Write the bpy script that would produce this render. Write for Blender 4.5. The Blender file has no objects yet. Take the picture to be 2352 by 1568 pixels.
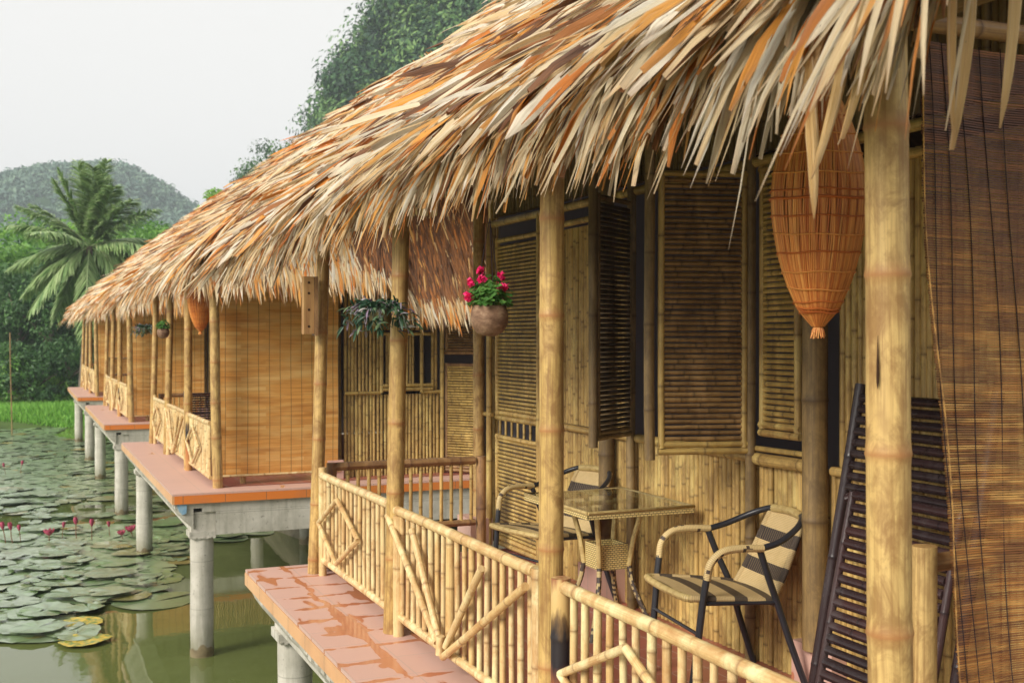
import bpy, math, random
import numpy as np
R = math.radians
C = bpy.context.scene
rng = np.random.default_rng(7)
random.seed(7)

# ------------------------------------------------------------------ camera, sky, sun, exposure
cam_d = bpy.data.cameras.new("camera")
cam = bpy.data.objects.new("camera", cam_d)
C.collection.objects.link(cam)
cam.location = (0, 0, 1.6)
cam.rotation_euler = (R(89.7), 0, R(-23.5))
cam_d.lens = 40; cam_d.sensor_width = 36
cam_d.clip_start = 0.05; cam_d.clip_end = 4000
cam_d.dof.use_dof = True; cam_d.dof.focus_distance = 4.9; cam_d.dof.aperture_fstop = 6.0
C.camera = cam

SUN_EL, SUN_AZ = 31, -112          # azimuth measured from +Y towards +X
world = bpy.data.worlds.new("World"); C.world = world; world.use_nodes = True
nt = world.node_tree; nt.nodes.clear()
out = nt.nodes.new("ShaderNodeOutputWorld"); bg = nt.nodes.new("ShaderNodeBackground")
sky = nt.nodes.new("ShaderNodeTexSky"); sky.sky_type = 'NISHITA'; sky.sun_disc = False
sky.sun_elevation = R(SUN_EL); sky.sun_rotation = R(SUN_AZ); sky.dust_density = 4.0; sky.air_density = 1.0
hsv = nt.nodes.new("ShaderNodeHueSaturation"); hsv.inputs['Saturation'].default_value = 0.10
mixw = nt.nodes.new("ShaderNodeMix"); mixw.data_type = 'RGBA'; mixw.inputs[0].default_value = 0.88
mixw.inputs[7].default_value = (7.0, 6.92, 6.7, 1)      # the overcast deck in the sky texture's own units
nt.links.new(sky.outputs[0], hsv.inputs['Color']); nt.links.new(hsv.outputs[0], mixw.inputs[6])
nt.links.new(mixw.outputs[2], bg.inputs[0]); nt.links.new(bg.outputs[0], out.inputs[0])
bg.inputs[1].default_value = 0.10
sl = bpy.data.lights.new("sun", 'SUN'); sl.energy = 2.6; sl.angle = R(22); sl.color = (1.0, 0.93, 0.82)
so = bpy.data.objects.new("sun", sl); C.collection.objects.link(so)
so.rotation_euler = (R(90 - SUN_EL), 0, R(180 - SUN_AZ))
C.view_settings.view_transform = 'Standard'; C.view_settings.look = 'None'
C.view_settings.exposure = 0.64; C.view_settings.gamma = 1; C.view_settings.use_curve_mapping = False
C.cycles.max_bounces = 8; C.cycles.transparent_max_bounces = 12; C.cycles.volume_bounces = 0
C.cycles.sample_clamp_indirect = 6

# ------------------------------------------------------------------ helpers
FW = np.array([math.sin(R(23.5)), math.cos(R(23.5)), 0]); RT = np.array([math.cos(R(23.5)), -math.sin(R(23.5)), 0])
def at(px, py, d):
    p = FW*d + RT*((px-1176)/2613.0*d); p = p.copy(); p[2] = 1.6 + (770-py)/2613.0*d
    return p
def unit(v):
    v = np.asarray(v, float); return v/np.linalg.norm(v)
def perp(a):
    a = unit(a); h = np.array([0, 0, 1.0]) if abs(a[2]) < 0.9 else np.array([1.0, 0, 0])
    u = unit(np.cross(a, h)); return u, np.cross(a, u)

class MB:
    def __init__(s): s.v=[]; s.c=[]; s.u=[]; s.f=[]; s.sm=[]; s.mi=[]; s.n=0
    def add(s, v, f, col=None, uv=None, smooth=True, mi=0):
        v = np.asarray(v, float).reshape(-1, 3); n = len(v)
        if col is None: col = (random.random(), 0, random.random())
        col = np.asarray(col, float)
        if col.ndim == 1: col = np.tile(col, (n, 1))
        if uv is None: uv = v[:, :2]
        s.v.append(v); s.c.append(col); s.u.append(np.asarray(uv, float))
        for fa in (f if isinstance(f, list) and isinstance(f[0], np.ndarray) else [f]):
            fa = np.asarray(fa, int)
            s.f.append(fa + s.n); s.sm.append(smooth); s.mi.append(mi)
        s.n += n
        return s
    def build(s, name, mats, parent=None):
        if not isinstance(mats, (list, tuple)): mats = [mats]
        V = np.concatenate(s.v); Cc = np.concatenate(s.c); U = np.concatenate(s.u)
        off = np.zeros(3); p = parent
        while p is not None: off += np.array(p.location); p = p.parent
        V = V - off
        me = bpy.data.meshes.new(name); me.vertices.add(len(V)); me.vertices.foreach_set("co", V.ravel())
        loops = np.concatenate([f.ravel() for f in s.f]); tot = np.concatenate([np.full(len(f), f.shape[1]) for f in s.f])
        st = np.concatenate([[0], np.cumsum(tot)[:-1]])
        me.loops.add(len(loops)); me.loops.foreach_set("vertex_index", loops.astype(np.int32))
        me.polygons.add(len(tot)); me.polygons.foreach_set("loop_start", st.astype(np.int32))
        sm = np.concatenate([np.full(len(f), b) for f, b in zip(s.f, s.sm)])
        mi = np.concatenate([np.full(len(f), b) for f, b in zip(s.f, s.mi)])
        me.update(calc_edges=True)
        me.polygons.foreach_set("use_smooth", sm.astype(bool)); me.polygons.foreach_set("material_index", mi.astype(np.int32))
        at_ = me.color_attributes.new("col", 'FLOAT_COLOR', 'POINT')
        at_.data.foreach_set("color", np.concatenate([Cc, np.ones((len(Cc), 1))], 1).ravel())
        ul = me.uv_layers.new(name="UVMap"); ul.data.foreach_set("uv", U[loops].ravel())
        for m in mats: me.materials.append(m)
        me.validate(); me.update()
        o = bpy.data.objects.new(name, me); C.collection.objects.link(o)
        if parent is not None: o.parent = parent
        return o

def tag(o, label=None, cat=None, group=None, kind=None):
    if label: o['label'] = label
    if cat: o['category'] = cat
    if group: o['group'] = group
    if kind: o['kind'] = kind
    return o
def empty(name, loc, label=None, cat=None, group=None):
    o = bpy.data.objects.new(name, None); C.collection.objects.link(o); o.location = tuple(loc); o.empty_display_size = .2
    return tag(o, label, cat, group)
def copy_tree(o, parent=None):
    c = o.copy(); C.collection.objects.link(c); c.parent = parent
    for ch in list(o.children): copy_tree(ch, c)
    return c

def tube(mb, pts, r, sides=8, cols=None, caps=True, vlen=None, smooth=True, mi=0, closed=False):
    P = np.asarray(pts, float); n = len(P)
    r = np.full(n, r, float) if np.isscalar(r) else np.asarray(r, float)
    T = np.gradient(P, axis=0) if n > 2 else np.tile(P[1]-P[0], (2, 1))
    T /= np.linalg.norm(T, axis=1)[:, None]+1e-12
    u, w = perp(T[0]); a = np.linspace(0, 2*math.pi, sides+1)
    V = []
    for i in range(n):
        u = u - T[i]*np.dot(u, T[i]); u /= np.linalg.norm(u); w = np.cross(T[i], u)
        V.append(P[i] + r[i]*(np.cos(a)[:, None]*u + np.sin(a)[:, None]*w))
    V = np.concatenate(V)
    L = np.concatenate([[0], np.cumsum(np.linalg.norm(np.diff(P, axis=0), axis=1))]) + (vlen if vlen is not None else random.random()*50)
    uv = np.stack([np.tile(a/(2*math.pi), n), np.repeat(L, sides+1)], 1)
    s1 = sides+1
    i, j = np.meshgrid(np.arange(n-1), np.arange(sides), indexing='ij')
    q = np.stack([i*s1+j, i*s1+j+1, (i+1)*s1+j+1, (i+1)*s1+j], -1).reshape(-1, 4)
    if cols is None: cols = np.tile([random.random(), 0, random.random()], (n, 1))
    cols = np.asarray(cols, float)
    if cols.ndim == 1: cols = np.tile(cols, (n, 1))
    mb.add(V, q, np.repeat(cols, s1, 0), uv, smooth, mi)
    if caps:
        for k, rev in ((0, True), (n-1, False)):
            ring = V[k*s1:k*s1+sides]; f = np.arange(sides)[None, :]
            mb.add(ring, f[:, ::-1] if rev else f, (cols[k][0], min(1, cols[k][1]+.35), cols[k][2]), uv[k*s1:k*s1+sides], False, mi)

def cane(mb, p0, p1, r, node=0.30, sides=8, bend=0.0, rnd=None, taper=1.0, nh=None, char=None):
    p0 = np.asarray(p0, float); p1 = np.asarray(p1, float); L = np.linalg.norm(p1-p0)
    nh = nh or max(.006, r*.28)
    t = [0.0]; g = [0.0]; rr = [1.0]
    x = random.random()*node
    while x < L-2.2*nh:
        if x > 2.2*nh:
            t += [x-nh*2, x-nh*.6, x, x+nh*.8, x+nh*2.4]; g += [0.0, .45, 1.0, .5, 0.0]; rr += [1.0, 1.02, 1.075, 1.03, 1.0]
        x += node*random.uniform(.82, 1.2)
    t.append(L); g.append(0); rr.append(1)
    t = np.array(t); g = np.array(g); tt = t/L
    ra = r*np.array(rr)*(1+(taper-1)*tt)
    u, w = perp(p1-p0); ph = random.random()*6.28
    P = p0 + (p1-p0)*tt[:, None]
    if bend: P = P + (np.sin(tt*math.pi)*bend)[:, None]*(u*math.cos(ph)+w*math.sin(ph)) + (np.sin(tt*2*math.pi+ph)*bend*.4)[:, None]*w
    if rnd is None: rnd = random.random()
    cols = np.stack([np.full(len(t), rnd), g, np.full(len(t), random.random())], 1)
    tube(mb, P, ra, sides, cols)

def box(mb, lo, hi, col=None, mi=0, uvs=1.0):
    x0, y0, z0 = lo; x1, y1, z1 = hi
    v = np.array([[x0,y0,z0],[x1,y0,z0],[x1,y1,z0],[x0,y1,z0],[x0,y0,z1],[x1,y0,z1],[x1,y1,z1],[x0,y1,z1]])
    q = np.array([[0,3,2,1],[4,5,6,7],[0,1,5,4],[1,2,6,5],[2,3,7,6],[3,0,4,7]])
    mb.add(v, q, col, None, False, mi)
def lathe(mb, prof, c, sides=24, col=None, mi=0, wob=0.0):
    prof = np.asarray(prof, float); n = len(prof); a = np.linspace(0, 2*math.pi, sides, endpoint=False)
    w = 1+wob*np.sin(3*a+1)+wob*.6*np.sin(5*a)
    V = np.stack([prof[:, 0][:, None]*np.cos(a)*w, prof[:, 0][:, None]*np.sin(a)*w, np.repeat(prof[:, 1][:, None], sides, 1)], -1).reshape(-1, 3)+np.asarray(c)
    i, j = np.meshgrid(np.arange(n-1), np.arange(sides), indexing='ij')
    q = np.stack([i*sides+j, i*sides+(j+1) % sides, (i+1)*sides+(j+1) % sides, (i+1)*sides+j], -1).reshape(-1, 4)
    mb.add(V, q, col, None, True, mi)

def strips(mb, root, d, nrm, L, W, lift, droop, rnd, seg=5, twist=0.0, fold=.25, side_bend=None, blunt=0.0):
    """N leaf strips: folded ribbons tapering to a point"""
    N = len(root); t = np.linspace(0, 1, seg+1)
    if blunt == 1.0:      # torn leaves: some part into two fingers
        tw0 = twist if not np.isscalar(twist) else np.full(N, twist)
        sb = side_bend if side_bend is not None else rng.normal(0, .05, N)
        k = np.where((rng.random(N) < .42) & (W > .013))[0]
        cat = lambda a: np.concatenate([a, a[k]])
        root, d, nrm, lift, droop, rnd, twist = cat(root), cat(d), cat(nrm), cat(lift), cat(droop if not np.isscalar(droop) else np.full(N, droop)), cat(rnd), cat(tw0)
        L = np.concatenate([L, L[k]*rng.uniform(.75, 1.1, len(k))]); side_bend = np.concatenate([sb, sb[k]-rng.uniform(.04, .14, len(k))]); side_bend[k] += rng.uniform(.02, .09, len(k))
        W = np.concatenate([W, W[k]*.5]); W[k] *= .6; N = len(root)
    d = d/np.linalg.norm(d, axis=1)[:, None]
    side = np.cross(d, nrm); side /= np.linalg.norm(side, axis=1)[:, None]; nn = np.cross(side, d)
    prof = np.tile(np.interp(t, [0, .15, .6, .88, 1], [.6, .9, 1.0, .66, .10]), (N, 1)); tip = rng.random(N)**2.2*.75*blunt; prof[:, -1] = np.maximum(prof[:, -1], tip); prof[:, -2] = np.maximum(prof[:, -2], np.minimum(1, tip+.25))
    tw = (twist if not np.isscalar(twist) else np.full(N, twist))
    if side_bend is None: side_bend = rng.normal(0, .05, N)
    P = root[:, None, :] + d[:, None, :]*(L[:, None]*t)[..., None] \
        + nn[:, None, :]*(L[:, None]*lift[:, None]*np.sin(t*math.pi*.8))[..., None] \
        + side[:, None, :]*((L*side_bend)[:, None]*t**2)[..., None]
    P[..., 2] -= (L*droop)[:, None]*t**2
    if blunt: P = P + (side[:, None, :]*rng.normal(0, .0030, (N, seg+1))[..., None] + nn[:, None, :]*rng.normal(0, .0042, (N, seg+1))[..., None])*t[None, :, None]*float(N > 20)
    ang = tw[:, None]*t
    S = side[:, None, :]*np.cos(ang)[..., None] + nn[:, None, :]*np.sin(ang)[..., None]
    NN = -side[:, None, :]*np.sin(ang)[..., None] + nn[:, None, :]*np.cos(ang)[..., None]
    w = W[:, None]*prof*.5; w = w*(1+rng.normal(0, .07*blunt, w.shape)) if blunt else w
    a = P - S*w[..., None]; b = P + NN*(w*fold*2)[..., None]; c = P + S*w[..., None]
    V = np.stack([a, b, c], 2).reshape(-1, 3)
    k = (seg+1)*3
    base = np.arange(N)[:, None, None]*k
    i = np.arange(seg)[None, :, None]*3; j = np.arange(2)[None, None, :]
    q = np.stack([base+i+j, base+i+j+1, base+i+j+4, base+i+j+3], -1).reshape(-1, 4)
    cols = np.stack([np.repeat(rnd, k), np.tile(np.repeat(t, 3), N), np.repeat(rng.random(N), k)], 1)
    uv = np.stack([np.tile(np.tile([0, .5, 1.0], seg+1), N)+np.repeat(rng.random(N)*40, k), np.tile(np.repeat(t, 3), N)*np.repeat(L, k)+np.repeat(rng.random(N)*30, k)], 1)
    mb.add(V, q, cols, uv, True)

# ------------------------------------------------------------------ materials
def lin(r, g, b):
    f = lambda c: (c/255/12.92 if c/255 <= .04045 else ((c/255+.055)/1.055)**2.4)
    return (f(r), f(g), f(b), 1)
class NT:
    def __init__(s, name, rough=.6, spec=.5):
        s.m = bpy.data.materials.new(name); s.m.use_nodes = True; s.t = s.m.node_tree; s.b = s.t.nodes['Principled BSDF']
        s.b.inputs['Roughness'].default_value = rough; s.b.inputs['Specular IOR Level'].default_value = spec
    def n(s, typ, **kw):
        x = s.t.nodes.new(typ)
        for k, v in kw.items(): setattr(x, k, v)
        return x
    def l(s, a, b): s.t.links.new(a, b)
    def attr(s):
        a = s.n("ShaderNodeAttribute", attribute_name="col"); p = s.n("ShaderNodeSeparateColor"); s.l(a.outputs['Color'], p.inputs[0]); return p
    def coords(s, kind='Object', scale=(1, 1, 1)):
        tc = s.n("ShaderNodeTexCoord"); mp = s.n("ShaderNodeMapping"); mp.inputs['Scale'].default_value = scale
        s.l(tc.outputs[kind], mp.inputs[0]); return mp.outputs[0]
    def noise(s, vec, scale=5, detail=3, rough=.55, dist=0):
        x = s.n("ShaderNodeTexNoise"); x.inputs['Scale'].default_value = scale; x.inputs['Detail'].default_value = detail
        x.inputs['Roughness'].default_value = rough; x.inputs['Distortion'].default_value = dist; s.l(vec, x.inputs['Vector']); return x.outputs['Fac']
    def ramp(s, fac, stops, interp='LINEAR'):
        x = s.n("ShaderNodeValToRGB"); cr = x.color_ramp; cr.interpolation = interp
        while len(cr.elements) < len(stops): cr.elements.new(.5)
        for e, (p, c) in zip(cr.elements, stops): e.position = p; e.color = c if len(c) == 4 else (*c, 1)
        s.l(fac, x.inputs[0]); return x.outputs[0]
    def mix(s, fac, a, b, mode='MIX'):
        x = s.n("ShaderNodeMix", data_type='RGBA', blend_type=mode)
        for i, v in ((0, fac), (6, a), (7, b)):
            if hasattr(v, 'links') or hasattr(v, 'is_linked'): s.l(v, x.inputs[i])
            elif i == 0: x.inputs[0].default_value = v
            else: x.inputs[i].default_value = v if len(v) == 4 else (*v, 1)
        return x.outputs[2]
    def math(s, op, a, b=None):
        x = s.n("ShaderNodeMath", operation=op)
        for i, v in ((0, a), (1, b)):
            if v is None: continue
            if hasattr(v, 'is_linked'): s.l(v, x.inputs[i])
            else: x.inputs[i].default_value = v
        return x.outputs[0]
    def bump(s, h, strength=.3, dist=.01):
        x = s.n("ShaderNodeBump"); x.inputs['Strength'].default_value = strength; x.inputs['Distance'].default_value = dist
        s.l(h, x.inputs['Height']); s.l(x.outputs[0], s.b.inputs['Normal'])
    def col(s, c):
        if hasattr(c, 'is_linked'): s.l(c, s.b.inputs['Base Color'])
        else: s.b.inputs['Base Color'].default_value = c if len(c) == 4 else (*c, 1)
        return s
g3 = lambda v: (v, v, v, 1)

def bamboo(name, ca, cb, node, stain, rough=.42, streak=.35, blotch=.5):
    s = NT(name, rough, .45); a = s.attr()
    c = s.mix(a.outputs[0], ca, cb)
    uv = s.coords('UV', (14, 1.1, 1)); st = s.noise(uv, 2.2, 5, .7)
    c = s.mix(s.ramp(st, [(.42, g3(0)), (.62, g3(streak))]), c, stain)
    bl = s.noise(s.coords('UV', (2.0, 3.5, 1)), 1.3, 4, .6)
    c = s.mix(s.ramp(bl, [(.50, g3(0)), (.72, g3(blotch))]), c, stain)
    # pale bloom patches of the weathered skin
    pl = s.noise(s.coords('Object', (9, 9, 2.2)), 1.1, 3, .6)
    c = s.mix(s.ramp(pl, [(.50, g3(0)), (.66, g3(.5))]), c, tuple(min(.9, x*1.3+.04) for x in ca[:3]))
    mo = s.noise(s.coords('Object', (7, 7, 4)), 2.0, 7, .72, .6)
    c = s.mix(s.ramp(mo, [(.47, g3(0)), (.62, g3(.75*blotch))]), c, stain)
    c = s.mix(s.ramp(a.outputs[1], [(0, g3(0)), (.35, g3(.25)), (1, g3(.8))]), c, node)
    s.col(c)
    s.bump(s.noise(s.coords('UV', (40, 3, 1)), 3, 3), .18, .004)
    s.l(s.ramp(bl, [(.3, g3(rough-.08)), (.8, g3(rough+.2))]), s.b.inputs['Roughness'])
    return s.m
M = {}
M['post'] = bamboo('bamboo_post_skin', (.57,.38,.125,1), (.69,.48,.20,1), (.40,.17,.06,1), (.27,.14,.045,1), .45, .75, 1.0)
M['pale'] = bamboo('bamboo_pale_skin', (.82,.67,.37,1), (.74,.53,.23,1), (.26,.14,.06,1), (.44,.22,.07,1), .36, .5, .8)
M['wall'] = bamboo('bamboo_wall_skin', (.78,.53,.18,1), (.54,.37,.12,1), (.13,.07,.025,1), (.22,.12,.04,1), .45, .6, .7)
M['slat'] = bamboo('bamboo_slat_skin', (.66,.47,.15,1), (.46,.31,.09,1), (.10,.06,.03,1), (.22,.13,.055,1), .40, .35, .6)
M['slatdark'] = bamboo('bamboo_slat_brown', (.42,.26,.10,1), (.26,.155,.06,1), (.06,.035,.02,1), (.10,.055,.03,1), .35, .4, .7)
M['shade'] = bamboo('bamboo_backlit_slats', (.12,.085,.05,1), (.08,.06,.04,1), (.04,.03,.02,1), (.05,.035,.02,1), .4, .4, .7)  # slat bamboo with the backlit shutter's shade put into its colour
M['brown'] = bamboo('bamboo_brown_skin', (.40,.23,.09,1), (.27,.15,.06,1), (.12,.06,.04,1), (.12,.06,.04,1), .45, .5, .7)
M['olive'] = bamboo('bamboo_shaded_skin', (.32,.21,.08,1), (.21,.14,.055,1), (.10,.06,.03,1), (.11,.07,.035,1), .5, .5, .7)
M['dark'] = bamboo('bamboo_lacquer', (.028,.018,.019,1), (.065,.030,.028,1), (.015,.010,.012,1), (.02,.012,.014,1), .2, .4, .4)

def thatch_mat(name, stops, rough=.42):
    s = NT(name, rough, .5); a = s.attr()
    c = s.ramp(a.outputs[0], stops)
    fine = s.noise(s.coords('UV', (5.5, .9, 1)), 3.0, 4, .7)
    c = s.mix(s.ramp(fine, [(.45, g3(.0)), (.75, g3(.42))]), c, (.56, .22, .07, 1))
    c = s.mix(s.math('MULTIPLY', s.ramp(s.noise(s.coords('UV', (3.0, .6, 1)), 2.1, 3, .6), [(.5, g3(0)), (.7, g3(.55))]), s.ramp(a.outputs[0], [(.2, g3(0)), (.5, g3(1))])), c, (.88, .80, .66, 1))
    c = s.mix(s.ramp(s.noise(s.coords('UV', (12, .35, 1)), 2.0, 3, .6), [(.57, g3(0)), (.68, g3(.30))]), c, (.22, .11, .05, 1))
    sp = s.noise(s.coords('UV', (1.6, 9, 1)), 4.5, 2, .5)
    c = s.mix(s.ramp(sp, [(.70, g3(0)), (.76, g3(.75))]), c, (.09, .05, .03, 1))
    c = s.mix(s.ramp(a.outputs[1], [(.80, g3(0)), (1, g3(.4))]), c, (.42, .18, .07, 1))
    s.col(c); s.bump(s.noise(s.coords('UV', (14, .5, 1)), 3, 3), .9, .006)
    tr = s.n("ShaderNodeBsdfTranslucent"); s.l(c, tr.inputs[0]); ms = s.n("ShaderNodeMixShader"); ms.inputs[0].default_value = .16
    s.l(s.b.outputs[0], ms.inputs[1]); s.l(tr.outputs[0], ms.inputs[2]); s.l(ms.outputs[0], s.t.nodes['Material Output'].inputs[0])
    return s.m
M['thatch'] = thatch_mat('dry_palm_leaf', [(0, (.12,.05,.02)), (.10, (.42,.16,.04)), (.18, (.78,.24,.03)), (.33, (.88,.40,.06)), (.44, (.76,.50,.20)), (.6, (.88,.71,.42)), (.8, (.92,.80,.54)), (1, (.94,.88,.72))])
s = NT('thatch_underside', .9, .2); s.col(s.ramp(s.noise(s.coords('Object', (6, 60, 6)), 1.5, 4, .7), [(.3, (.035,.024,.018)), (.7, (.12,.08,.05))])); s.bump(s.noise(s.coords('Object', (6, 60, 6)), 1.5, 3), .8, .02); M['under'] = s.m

def blind_mat(name, base, dark, light, sx):
    s = NT(name, .55, .3)
    tc = s.coords('Object', (1, 1, 1)); sep = s.n("ShaderNodeSeparateXYZ"); s.l(tc, sep.inputs[0])
    st = s.noise(s.coords('Object', (1.6, 1, 95)), 1.0, 3, .6)
    c = s.mix(s.ramp(st, [(.3, g3(0)), (.72, g3(.8))]), base, dark)
    pa = s.n("ShaderNodeTexBrick"); pa.inputs['Scale'].default_value = 1; pa.inputs['Brick Width'].default_value = .42; pa.inputs['Row Height'].default_value = .035
    pa.inputs['Mortar Size'].default_value = 0; pa.offset = .37; pa.offset_frequency = 2
    cx = s.n("ShaderNodeCombineXYZ"); s.l(sep.outputs[0], cx.inputs[0]); s.l(sep.outputs[2], cx.inputs[1]); s.l(cx.outputs[0], pa.inputs['Vector'])
    pa.inputs['Color1'].default_value = (0, 0, 0, 1); pa.inputs['Color2'].default_value = (1, 1, 1, 1)
    c = s.mix(s.ramp(pa.outputs['Color'], [(.05, g3(.30)), (.3, g3(0))]), c, dark)
    c = s.mix(s.ramp(pa.outputs['Color'], [(.7, g3(0)), (.98, g3(.45))]), c, light)
    c = s.mix(s.ramp(s.noise(s.coords('Object', (.5, 1, 9)), 1.5, 4, .65), [(.52, g3(0)), (.68, g3(.75))]), c, dark)
    pb = s.noise(s.coords('Object', (.8, 1, 4)), 2.0, 3); c = s.mix(s.ramp(pb, [(.45, g3(0)), (.7, g3(.45))]), c, light)
    fr = s.math('FRACT', s.math('MULTIPLY', sep.outputs[0], sx)); th = s.math('LESS_THAN', fr, .07)
    c = s.mix(s.math('MULTIPLY', th, .6), c, (.12, .06, .03, 1))
    s.col(c); s.bump(s.math('FRACT', s.math('MULTIPLY', sep.outputs[2], 110)), .4, .003)
    return s.m
M['blind'] = blind_mat('woven_bamboo_blind', (.86,.44,.11,1), (.46,.17,.035,1), (.92,.66,.27,1), 8.5)
s = NT('blind_splints', .5, .35); a = s.attr()
c = s.ramp(a.outputs[0], [(0, (.08,.032,.022)), (.35, (.24,.085,.032)), (.7, (.52,.22,.06)), (1, (.78,.44,.14))])
c = s.mix(s.ramp(s.noise(s.coords('Object', (3.2, 1, 14)), 1.6, 3, .6), [(.42, g3(0)), (.58, g3(.7))]), c, (.13,.05,.03,1))
s.col(c); M['splint'] = s.m
s = NT('thread', .8, .2); s.col((.035,.025,.03,1)); M['thread'] = s.m

def stripes_mat():
    s = NT('rattan_striped', .5, .4); a = s.attr()
    uvn = s.n("ShaderNodeTexCoord"); sep = s.n("ShaderNodeSeparateXYZ"); s.l(uvn.outputs['UV'], sep.inputs[0])
    vs = s.math('FRACT', s.math('MULTIPLY', sep.outputs[1], 1/.155)); dk = s.math('GREATER_THAN', vs, .58)
    wv = s.math('FRACT', s.math('MULTIPLY', sep.outputs[0], 60)); wl = s.math('LESS_THAN', wv, .28)
    wv2 = s.math('FRACT', s.math('MULTIPLY', sep.outputs[1], 130))
    cream = s.mix(s.noise(s.coords('Object', (1, 1, 1)), 30, 3), (.60,.43,.19,1), (.74,.56,.29,1))
    dark = s.mix(wl, (.03,.022,.026,1), (.20,.15,.09,1))
    c = s.mix(dk, cream, dark); c = s.mix(s.math('MULTIPLY', s.math('LESS_THAN', wv2, .22), .4), c, (.12,.08,.04,1)); s.col(c)
    s.bump(s.math('ADD', s.math('PINGPONG', wv, .5), s.math('PINGPONG', wv2, .5)), .5, .003)
    return s.m
M['rattan_seat'] = stripes_mat()
def wrap_mat(name, light, dark, fr, duty):
    s = NT(name, .5, .4)
    uvn = s.n("ShaderNodeTexCoord"); sep = s.n("ShaderNodeSeparateXYZ"); s.l(uvn.outputs['UV'], sep.inputs[0])
    k = s.n("ShaderNodeTexBrick"); k.inputs['Scale'].default_value = 1; k.inputs['Brick Width'].default_value = .24; k.inputs['Row Height'].default_value = fr
    k.inputs['Color1'].default_value = (0,0,0,1); k.inputs['Color2'].default_value = (1,1,1,1); k.inputs['Mortar Size'].default_value = 0; s.l(uvn.outputs['UV'], k.inputs['Vector'])
    c = s.mix(s.math('GREATER_THAN', k.outputs['Color'], duty), light, dark)
    v2 = s.math('FRACT', s.math('MULTIPLY', sep.outputs[1], 130)); c = s.mix(s.math('MULTIPLY', s.math('LESS_THAN', v2, .25), .55), c, (.2,.12,.05,1))
    s.col(c); s.bump(s.math('PINGPONG', v2, .5), .5, .002); return s.m
M['wrap'] = wrap_mat('rattan_wrap', (.70,.53,.25,1), (.06,.045,.04,1), .016, .90)
M['wrap_plain'] = wrap_mat('rattan_wrap_plain', (.60,.46,.19,1), (.50,.36,.14,1), .02, .6)
M['wrap_dotted'] = wrap_mat('rattan_wrap_dotted', (.52,.41,.20,1), (.05,.04,.04,1), .016, .42)
s = NT('rattan_weave', .5, .4)
k = s.n("ShaderNodeTexBrick"); k.inputs['Scale'].default_value = 1; k.inputs['Brick Width'].default_value = .022; k.inputs['Row Height'].default_value = .011
k.inputs['Mortar Size'].default_value = .0016; k.inputs['Mortar Smooth'].default_value = .2; k.inputs['Color1'].default_value = (.78,.62,.28,1); k.inputs['Color2'].default_value = (.68,.52,.20,1); k.inputs['Mortar'].default_value = (.08,.05,.02,1)
s.l(s.coords('UV'), k.inputs['Vector']); s.col(k.outputs['Color']); s.bump(k.outputs['Fac'], -.6, .003); M['weave'] = s.m
s = NT('black_painted_tube', .32, .5); s.col(s.mix(s.noise(s.coords('Object'), 60, 3), (.018,.02,.026,1), (.035,.035,.042,1))); M['black'] = s.m
s = NT('tinted_glass', .02, .5); s.col((.80,.86,.80,1)); s.b.inputs['Transmission Weight'].default_value = 1; s.b.inputs['IOR'].default_value = 1.5; M['glass'] = s.m

# tiles, concrete, water
for tname, tkey, thr in (('deck_tiles', 'tile', .605), ('dry_deck_tiles', 'tile_dry', .80)):
  s = NT(tname, .35, .5)
  oc = s.coords('Object', (1, 1, 1))
  k = s.n("ShaderNodeTexBrick"); k.offset = 0; k.inputs['Scale'].default_value = 1; k.inputs['Brick Width'].default_value = .30; k.inputs['Row Height'].default_value = .30
  k.inputs['Mortar Size'].default_value = .004; k.inputs['Mortar Smooth'].default_value = .1; k.inputs['Color1'].default_value = (.36,.135,.095,1); k.inputs['Color2'].default_value = (.42,.17,.12,1); k.inputs['Mortar'].default_value = (.10,.05,.04,1)
  s.l(oc, k.inputs['Vector'])
  big = s.noise(s.coords('Object', (1.5, .55, 1)), 2.2, 3, .6, .4)
  tileedge = s.n("ShaderNodeTexBrick"); tileedge.offset = 0
  for nm, v in (('Scale', 1), ('Brick Width', .30), ('Row Height', .30), ('Mortar Size', .045), ('Mortar Smooth', 1.0)): tileedge.inputs[nm].default_value = v
  wv = s.n("ShaderNodeVectorMath", operation='ADD'); nz = s.n("ShaderNodeTexNoise"); nz.inputs['Scale'].default_value = 5; s.l(oc, nz.inputs['Vector'])
  sc = s.n("ShaderNodeVectorMath", operation='SCALE'); sc.inputs['Scale'].default_value = .10; s.l(nz.outputs['Color'], sc.inputs[0]); s.l(oc, wv.inputs[0]); s.l(sc.outputs[0], wv.inputs[1]); s.l(wv.outputs[0], tileedge.inputs['Vector'])
  wetf = s.math('ADD', s.math('MULTIPLY', tileedge.outputs['Fac'], .16), big)
  wet = s.ramp(wetf, [(thr-.03, g3(0)), (thr, g3(1))])
  c = s.mix(wet, s.mix(.62, k.outputs['Color'], (.80,.56,.47,1)), s.mix(.75, k.outputs['Color'], (.60,.23,.11,1)))
  sepx = s.n("ShaderNodeSeparateXYZ"); s.l(oc, sepx.inputs[0])
  s.col(c); s.l(s.ramp(wet, [(0, g3(.55)), (1, g3(.12))]), s.b.inputs['Roughness']); s.bump(k.outputs['Fac'], -.4, .003); M[tkey] = s.m
s = NT('indoor_tiles', .35, .5)
k = s.n("ShaderNodeTexBrick"); k.offset = 0
for nm, v in (('Scale', 1), ('Brick Width', .20), ('Row Height', .20), ('Mortar Size', .003)): k.inputs[nm].default_value = v
k.inputs['Color1'].default_value = (.36,.10,.065,1); k.inputs['Color2'].default_value = (.42,.13,.09,1); k.inputs['Mortar'].default_value = (.5,.36,.30,1)
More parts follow.
